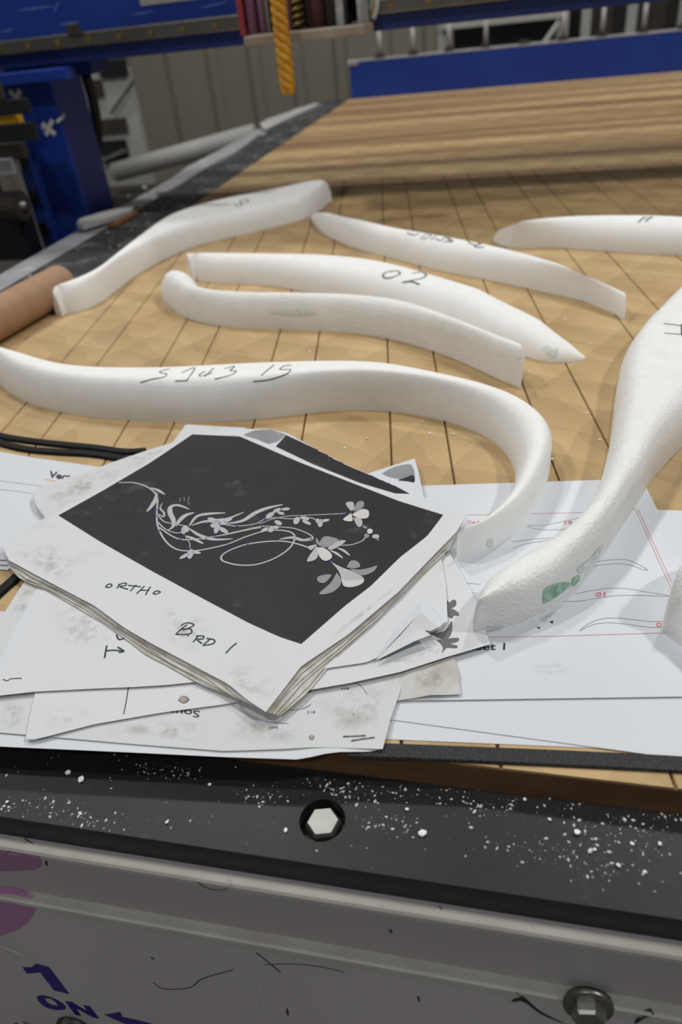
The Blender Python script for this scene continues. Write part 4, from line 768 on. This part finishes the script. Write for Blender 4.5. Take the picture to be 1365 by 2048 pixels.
# ------------------------------------------------------------------ gantry over the bed
YG = 1.58
ga = thing('gantry', 'blue steel gantry beam with a side leg spanning the router bed', 'gantry', (-1.03, 1.85, -0.6))
bm_ = MB().box(-1.45, 2.3, YG, YG + 0.26, 0.288, 0.64, 0.004).build('beam', 'blue', ga)
SB = Surf(bm_)
MB().box(-1.45, 2.3, YG - 0.012, YG + 0.001, 0.288, 0.3125, 0.002).build('beam_flange', 'bluedark', ga)
rail = MB().box(-1.45, 2.3, YG - 0.03, YG, 0.3125, 0.3375, 0.003).build('rail', 'steel', ga)
for k in range(48):
    x = -1.42 + 0.066 * k
    if -0.56 < x < -0.25: continue
    MB().tube([(x, YG - 0.0302, 0.324), (x, YG - 0.033, 0.324)], 0.0052, 10).build('screw', 'brass', rail)
leg = MB().box(-1.052, -0.95, YG, YG + 0.13, -0.60, 0.288, 0.003).build('leg', 'blue', ga); SLg = Surf(leg)
flatpoly('gusset', SLg, [(56, 285), (72, 290), (146, 425), (150, 452), (128, 462)], 'bluedark', off=0.004)
a_ = aty(130, 150, YG - 0.05); MB().box(-1.40, a_.x, YG - 0.05, YG - 0.0035, 0.262, 0.284, 0.003).build('bracket', 'blue', ga)
a_ = aty(28, 306, YG - 0.03); b_ = aty(54, 303, YG - 0.03); MB().box(a_.x, b_.x, YG - 0.03, YG + 0.08, -0.45, a_.z, 0.003).build('side_column', 'bluedark', ga)
for k in range(4): c_ = a_.lerp(b_, 0.5); MB().box(c_.x - 0.008, c_.x + 0.008, YG - 0.0335, YG - 0.029, c_.z - 0.03 - 0.07 * k, c_.z - 0.005 - 0.07 * k).build('slot', 'black', ga)
a_ = aty(150, 125, YG + 0.08); b_ = aty(200, 145, YG + 0.08); MB().box(a_.x, b_.x, YG + 0.05, YG + 0.13, b_.z, 0.288).build('end_block', 'bluedark', ga)
MB().tube(smoothpts([tuple(aty(172, 150, YG + 0.15)), tuple(aty(188, 210, YG + 0.16)), tuple(aty(196, 270, YG + 0.16)), tuple(aty(192, 320, YG + 0.15))], 5), 0.012, 8).build('cable', 'black', ga, True)
zL = zm(0, 60, 4.55)
strokes('painted_letter', SLg, [{'p': zL([(395, 845), (440, 890), (515, 945)]), 'w': 0.010}, ], 'white', off=0.005); strokes('painted_letter', SLg, [{'p': zL([(490, 815), (460, 880), (430, 955)]), 'w': 0.009}], 'white', off=0.0055)
strokes('painted_mark', SLg, [{'p': zL([(565, 765), (550, 800), (530, 838)]), 'w': 0.006}], 'white', off=0.005); strokes('painted_mark', SLg, [{'p': zL([(365, 890), (395, 900)]), 'w': 0.008}], 'white', off=0.001)
blobs('painted_mark', SLg, [zL([(170, 790), (190, 765), (235, 765), (250, 800), (240, 835), (205, 840), (185, 825)])], 'white', 0.001)
upl = MB().box(-1.40, -1.0, YG - 0.003, YG - 0.0002, 0.15, 0.286, 0.0005).build('upper_plate', 'blue', ga); SUp = Surf(upl)
strokes('painted_letter', SUp, [{'p': zL([(85, 555), (125, 590), (150, 620)]), 'w': 0.010}], 'white', off=0.001); strokes('painted_letter', SUp, [{'p': zL([(185, 545), (165, 600), (150, 645)]), 'w': 0.010}], 'white', off=0.0015)
flatpoly('label_plate', SB, [(275, -20), (410, -20), (400, -2), (282, 12)], 'offwhite', off=0.001)
for q in ([(30, 22), (110, 12)], [(118, 2), (108, 24)], [(118, 50), (162, 42)], [(262, 30), (310, 22)], [(400, 16), (455, 4)], [(0, 64), (28, 58)]): strokes('paint_scrape', SB, [{'p': q, 'w': 0.003, 't': True}], 'offblue', off=0.0004)
MB().box(-0.865, -0.835, YG - 0.036, YG - 0.0305, 0.331, 0.352, 0.002).build('stop_block', 'darkmetal', ga)
# tool carriage on the beam
ca = thing('tool_carriage', 'tool carriage with pink rods and a beige base plate hanging on the gantry beam', 'tool carriage', (-0.41, 1.5, 0.289))
Yc = 1.50
MB().box(aty(486, 75, Yc - 0.06).x, aty(726, 50, Yc - 0.06).x, Yc - 0.06, YG - 0.032, 0.2885, 0.3045, 0.003).build('base_plate', 'beigeplate', ca)
MB().box(aty(492, 40, YG - 0.07).x, aty(720, 40, YG - 0.07).x, YG - 0.07, YG - 0.034, 0.305, 0.62, 0.003).build('back_plate', 'darkmetal', ca)
def vrod(x0, x1, m, nm, Y=Yc, r=None):
    a_ = aty(x0, 55, Y); b_ = aty(x1, 55, Y); c_ = (a_.x + b_.x) / 2; rr_ = abs(b_.x - a_.x) / 2
    MB().tube([(c_, Y, 0.3045), (c_, Y, 0.60)], rr_, 14).build(nm, m, ca, True)
vrod(497, 517, 'pink', 'rod'); vrod(520, 533, 'magenta', 'rod'); vrod(534, 543, 'alu', 'rod'); vrod(564, 588, 'magenta', 'rod'); vrod(624, 652, 'maroon', 'rod')
c_ = aty(600, 50, Yc); hel = [(c_.x + 0.010 * math.cos(q * 0.7), Yc - 0.004 + 0.010 * math.sin(q * 0.7), 0.306 + q * 0.0012) for q in range(230)]
MB().tube(hel, 0.0028, 5).build('spring', 'brass', ca, True)
for x0, x1 in ((676, 690), (718, 726)):
    a_ = aty(x0, 45, Yc - 0.03); b_ = aty(x1, 45, Yc - 0.03); MB().box(a_.x, b_.x, Yc - 0.04, Yc + 0.05, 0.3045, 0.60, 0.001).build('bracket_plate', 'alu', ca)
a_ = aty(690, 45, Yc); b_ = aty(718, 45, Yc); br_ = MB().box(a_.x - 0.002, b_.x + 0.002, Yc + 0.01, Yc + 0.03, 0.3045, 0.60).build('bracket_back', 'pinkgrey', ca)
cc = aty(699, 35, Yc + 0.009); MB().tube([cc, cc + Vector((0, -0.004, 0))], 0.0065, 12).build('hole_plug', 'black', br_)
a_ = aty(488, 60, Yc); MB().box(a_.x - 0.004, a_.x + 0.006, Yc - 0.01, Yc + 0.05, 0.3045, 0.6).build('side_plate', 'redplate', ca)
for k, (x_, m_) in enumerate(((736, 'green'), (742, 'cardboard'), (748, 'chalk'))):
    p0 = aty(x_, -20, YG - 0.045); p1 = aty(x_ + (4 - 3 * k), 18 + 10 * k, YG - 0.045)
    MB().tube(smoothpts([tuple(p0), tuple((p0 + p1) / 2 + Vector((0.006, 0, 0))), tuple(p1)], 4), 0.005, 7).build('wire', m_, ca, True)
# yellow rope
ro = thing('yellow_rope', 'yellow twisted rope hanging in front of the tool carriage', 'rope', aty(577, 188, 1.38))
A0 = aty(549, -60, 1.38); A1 = aty(577, 185, 1.38); N_ = 160
for ph in (0, 2.094, 4.188):
    pts_ = []
    for k in range(N_):
        u = k / (N_ - 1); p = A0.lerp(A1, u); q = ph + u * 2 * math.pi * 4; r_ = 0.0068 * (1 if u < 0.95 else 1 - (u - 0.95) * 8)
        pts_.append(p + Vector((math.cos(q) * r_, math.sin(q) * r_, 0)))
    MB().tube(pts_, 0.0070, 8).build('strand', 'yellow', ro, True)
# ------------------------------------------------------------------ blue bar across the far end with its studs
bb = thing('end_bar', 'blue steel bar across the far end of the bed with a row of studs', 'steel bar', (0.5, 3.45, 0))
bar = MB().box(-0.692, 1.75, YB + 0.002, YB + 0.09, -0.03, 0.131, 0.003).build('bar', 'blue', bb)
MB().box(-0.692, 1.75, YB + 0.0, YB + 0.088, 0.1295, 0.1335).build('top_edge', 'alu', bar)
for px_, has in ((760, 1), (827, 1), (899, 1), (972, 1), (1048, 0), (1125, 1), (1202, 1), (1283, 1), (1361, 1), (1440, 1), (1520, 1)):
    q = aty(px_, 100, YB + 0.045); x = q.x
    w = MB(); w.tube([(x, YB + 0.045, 0.1335), (x, YB + 0.045, 0.146)], 0.022, 6); s_ = w.build('nut', 'darkmetal', bb)
    if has: MB().tube([(x, YB + 0.045, 0.146), (x, YB + 0.045, 0.225)], 0.0085, 10).build('stud', 'offwhite', s_, True)
MB().box(-0.700, -0.655, YB - 0.002, YB + 0.02, 0.118, 0.138, 0.004).build('corner_clip', 'offwhite', bb)
# ------------------------------------------------------------------ things beyond the table
YW = 4.4
cab = thing('wall_cabinet', 'pale metal cabinet with dark openings behind the gantry leg', 'cabinet', aty(230, 300, YW))
p0 = aty(185, 120, YW); p1 = aty(290, 420, YW)
MB().box(p0.x - 0.1, aty(254, 140, YW).x, YW, YW + 0.06, -0.9, 0.145, 0.004).build('body', 'offwhite', cab)
for (xa, ya, xb, yb_), m_, nm in (((196, 122, 258, 150), 'black', 'opening'), ((200, 282, 262, 322), 'black', 'opening'), ((190, 240, 258, 262), 'darkmetal', 'shelf'), ((185, 160, 210, 190), 'darkmetal', 'panel')):
    a_ = aty(xa, ya, YW); b_ = aty(xb, yb_, YW); MB().box(min(a_.x, b_.x), max(a_.x, b_.x), YW - 0.02, YW + 0.002, min(a_.z, b_.z), max(a_.z, b_.z)).build(nm, m_, cab)
MB().tube([aty(268, 162, YW - 0.02), aty(222, 226, YW - 0.02)], 0.007, 6).build('rod', 'darkmetal', cab); MB().tube([aty(205, 322, YW - 0.05), aty(250, 302, YW - 0.05)], 0.014, 8).build('handle', 'zinc', cab)
o = MB().tube([aty(230, 345, 4.0), aty(510, 268, 4.0)], 0.048, 20).build('waste_pipe', 'offwhite', None, True); tag(o, 'pale grey pipe lying along the foot of the ribbed wall', 'pipe')
o = MB().prism([(-2.6, -0.9), (-1.0, -0.9), (-1.0, -0.42), (-2.6, -0.42)], 'y', 3.9, 4.2).build('pipe_ledge', 'darkmetal'); tag(o, 'dark ledge carrying the pale pipe by the wall', 'ledge')
rack = thing('storage_rack', 'grey storage rack with dark bays behind the blue end bar', 'rack', (0.35, 5.0, -0.9))
YR = 5.0
for px_ in (884, 1128, 1172, 1262, 1365): x = aty(px_, 60, YR).x; MB().box(x - 0.025, x + 0.025, YR, YR + 0.05, -0.9, 0.42).build('upright', 'offwhite', rack)
x0 = aty(884, 50, YR).x; x1 = aty(1125, 50, YR).x; x2 = aty(1500, 40, YR).x
MB().box(x0, x1, YR - 0.03, YR + 0.03, 0.145, 0.19, 0.004).build('cross_beam', 'paleedge', rack)
MB().box(x0 + 0.06, x1 - 0.03, YR + 0.06, YR + 0.5, -0.5, 0.142).build('bay', 'black', rack); MB().box(x1 + 0.03, x2, YR + 0.1, YR + 0.5, -0.5, 0.25).build('bay', 'darkmetal', rack)
MB().tube([aty(1085, 92, YR - 0.1), aty(1118, 45, YR - 0.05)], 0.014, 8).build('brace', 'offwhite', rack)
# motor unit and clutter beside the leg at the left
mu = thing('drive_unit', 'black drive unit with fins and a yellow plate at the left of the gantry leg', 'drive unit', (-1.0, 1.43, -0.9))
Ym = 1.40
def pbox(xa, ya, xb, yb_, Y, dep, m_, nm, par, bev=0.002):
    a_ = aty(xa, ya, Y); b_ = aty(xb, yb_, Y); return MB().box(min(a_.x, b_.x), max(a_.x, b_.x), Y, Y + dep, min(a_.z, b_.z), max(a_.z, b_.z), bev).build(nm, m_, par)
pbox(-140, 214, 60, 227, Ym, 0.012, 'black', 'fin', mu); pbox(-140, 262, 74, 280, Ym, 0.012, 'black', 'fin', mu); pbox(-140, 237, 33, 250, Ym + 0.01, 0.03, 'yellowplate', 'yellow_plate', mu); pbox(-140, 180, 8, 200, Ym, 0.012, 'darkmetal', 'motor', mu)
pbox(-140, 180, -60, 280, Ym + 0.012, 0.025, 'darkmetal', 'mount', mu)
cl = thing('drive_roller', 'dark drive roller and shafts below the drive unit', 'roller', (-1.0, 1.5, -0.9))
c_ = aty(28, 412, 1.44); MB().tube([c_ + Vector((-0.03, 0, 0)), c_ + Vector((0.02, 0, 0))], 0.030, 20).build('wheel', 'darkmetal', cl); MB().tube([c_ + Vector((-0.25, 0, -0.005)), c_ + Vector((0.03, 0, 0))], 0.009, 10).build('shaft', 'zinc', cl, True)
pbox(-150, 330, 30, 350, 1.46, 0.03, 'alu', 'shaft_cover', cl); pbox(-150, 300, 50, 318, 1.47, 0.02, 'darkmetal', 'bar', cl); pbox(-150, 440, 60, 520, 1.45, 0.06, 'black', 'housing', cl); pbox(-150, 290, 24, 470, 1.52, 0.02, 'black', 'backing', cl)
# scrap and fittings on the side rail
def slab(nm, label, px, z, th, m_, cat):
    v = [at(*p, z) for p in px]; k = len(v); v += [p - Vector((0, 0, th)) for p in v]
    o = link(nm, v, [tuple(range(k)), tuple(reversed(range(k, 2 * k)))] + [(i, k + i, k + (i + 1) % k, (i + 1) % k) for i in range(k)], m_); return tag(o, label, cat)
slab('metal_strip', 'pale crumpled strip lying on the side rail below the leg', [(153, 447), (160, 437), (200, 425), (255, 412), (275, 408), (262, 420), (215, 435), (165, 450)], 0.012, 0.010, 'offwhite', 'strip')
slab('rust_bar', 'short rusty bar on the side rail below the pale strip', [(215, 450), (262, 424), (278, 416), (274, 426), (232, 450)], 0.006, 0.006, 'rust', 'bar')
slab('cover_strip', 'long pale cover strip along the far part of the side rail', [(312, 380), (372, 335), (440, 300), (515, 258), (522, 266), (470, 305), (420, 330), (360, 368), (322, 388)], 0.0085, 0.008, 'alu', 'strip')
slab('cover_strip', 'short pale cover strip at the far end of the side rail', [(520, 247), (535, 238), (630, 206), (640, 208), (560, 244), (530, 258)], 0.0085, 0.008, 'offwhite', 'strip')
for i, (x, y) in enumerate(((257, 397), (290, 381))):
    p = at(x, y, 0.0); o = MB().tube([p + Vector((0, 0, -0.004)), p + Vector((0, 0, 0.006)), p + Vector((0, 0, 0.010))], [0.010, 0.010, 0.006], 12).build('rail_bolt', 'zinc', None, True)
    tag(o, ['nearer', 'farther'][i] + ' shiny bolt head on the side rail beside the leg', 'bolt', 'bolts on the side rail')

# ------------------------------------------------------------------ foam chips and crumbs
CH = [(163, 1561), (137, 1547), (845, 1668), (1155, 1667), (1181, 1703), (1237, 1732), (572, 1661), (697, 1569), (1265, 1688), (1250, 1640), (335, 1645), (815, 1620), (1290, 1745), (15, 1605), (1190, 1700), (950, 1625), (1100, 1640), (1320, 1690), (1050, 1600), (420, 1570)]
def chip(p, s, seed):
    r = random.Random(seed); bm = bmesh.new(); bmesh.ops.create_icosphere(bm, subdivisions=1, radius=1)
    k = (r.uniform(.7, 1.3), r.uniform(.5, 1.0), r.uniform(.4, .7)); an = r.uniform(0, 6.28)
    v = []
    for q in bm.verts:
        c = Vector((q.co.x * k[0], q.co.y * k[1], q.co.z * k[2])) * (s * r.uniform(.75, 1.15)); v.append(Matrix.Rotation(an, 3, 'Z') @ c)
    bm.verts.index_update(); f = [tuple(q.index for q in x.verts) for x in bm.faces]; bm.free()
    mz = min(q.z for q in v); return link('foam_chip', [p + q - Vector((0, 0, mz)) for q in v], f, 'foam')
for i, (x, y) in enumerate(CH):
    o = chip(at(x, y, -0.018), (0.0022 if i in (2, 3, 1, 0, 4) else 0.0013), i); tag(o, {2: 'largest white foam chip, on the black front board right of the sunken bolt', 6: 'round white foam chip on the black front board just left of the sunken bolt', 3: 'larger white foam chip near the right end of the black front board'}.get(i, 'small white foam chip lying on the black front board'), 'foam chip', 'foam chips on the black front board')
for i, (x, y) in enumerate([(735, 878), (690, 897), (1175, 828), (1105, 920), (907, 870), (860, 868), (1130, 640), (565, 690), (440, 715), (620, 705), (690, 740), (1300, 560), (1180, 690), (1090, 860), (1200, 880), (1010, 540)]):
    o = chip(at(x, y, 0.0), 0.0016, 50 + i); tag(o, 'small white foam chip lying on the wooden bed', 'foam chip', 'foam chips on the wooden bed')
COVER = [Surf(o_) for o_ in C.objects if o_.name.startswith(('foam_piece', 'paper_s'))]
def clear(p): return p if not any(s_.t.ray_cast(p + Vector((0, 0, -0.002)), Vector((0, 0, 1)))[0] for s_ in COVER) else None
def crumbs(name, label, n, fn, smin, smax):
    r = random.Random(len(label)); mb = MB()
    for _ in range(n):
        p = fn(r)
        if p is None: continue
        s = smin + (smax - smin) * r.random() ** 3; an = r.uniform(0, 3.14); c, d = math.cos(an) * s * r.uniform(.8, 2.0), math.sin(an) * s * r.uniform(.8, 2.0)
        mb.add([p + Vector((-c, -d, 0)), p + Vector((d * .6, -c * .6, 0)), p + Vector((c, d, 0)), p + Vector((-d * .6, c * .6, 0)), p + Vector((0, 0, s * 1.1))], [(0, 1, 4), (1, 2, 4), (2, 3, 4), (3, 0, 4)])
    o = mb.build(name, 'foam'); tag(o, label, 'crumbs', None, 'stuff'); return o
clus = [(at(x, y, -0.018), s) for x, y, s in ((360, 1545, .012), (300, 1540, .014), (530, 1590, .016), (660, 1572, .012), (700, 1590, .015), (790, 1590, .020), (920, 1600, .02), (1000, 1612, .02), (780, 1650, .015), (1050, 1700, .02), (1130, 1705, .02), (1220, 1660, .03), (1280, 1620, .03), (1200, 1740, .02), (40, 1622, .02), (190, 1640, .02), (100, 1618, .02), (900, 1530, .03), (1250, 1640, .04), (1340, 1700, .03))]
def onboard(r):
    if r.random() < 0.82:
        c, s = r.choice(clus); p = c + Vector((r.gauss(0, s * .6), r.gauss(0, s * .2), 0))
    else: p = Vector((r.uniform(-0.38, 0.20), r.uniform(0.19, 0.243), -0.018))
    return p if 0.1885 < p.y < 0.2425 and (p.xy - bc.xy).length > 0.0135 else None
crumbs('foam_crumbs', 'fine white foam crumbs scattered over the black front board', 1150, onboard, 0.00012, 0.0008)
crumbs('foam_crumbs', 'sparse fine white foam crumbs scattered over the wooden bed', 420, lambda r: clear(Vector((r.uniform(-0.6, 0.5), 0.25 + 1.1 * r.random(), 0.0))), 0.0002, 0.0009)
crumbs('foam_crumbs', 'white foam dust scattered over the black side board', 900, lambda r: Vector((r.uniform(-0.83, -0.71), 1.0 + 2.3 * r.random() ** 0.8, 0.0)), 0.0003, 0.0014)
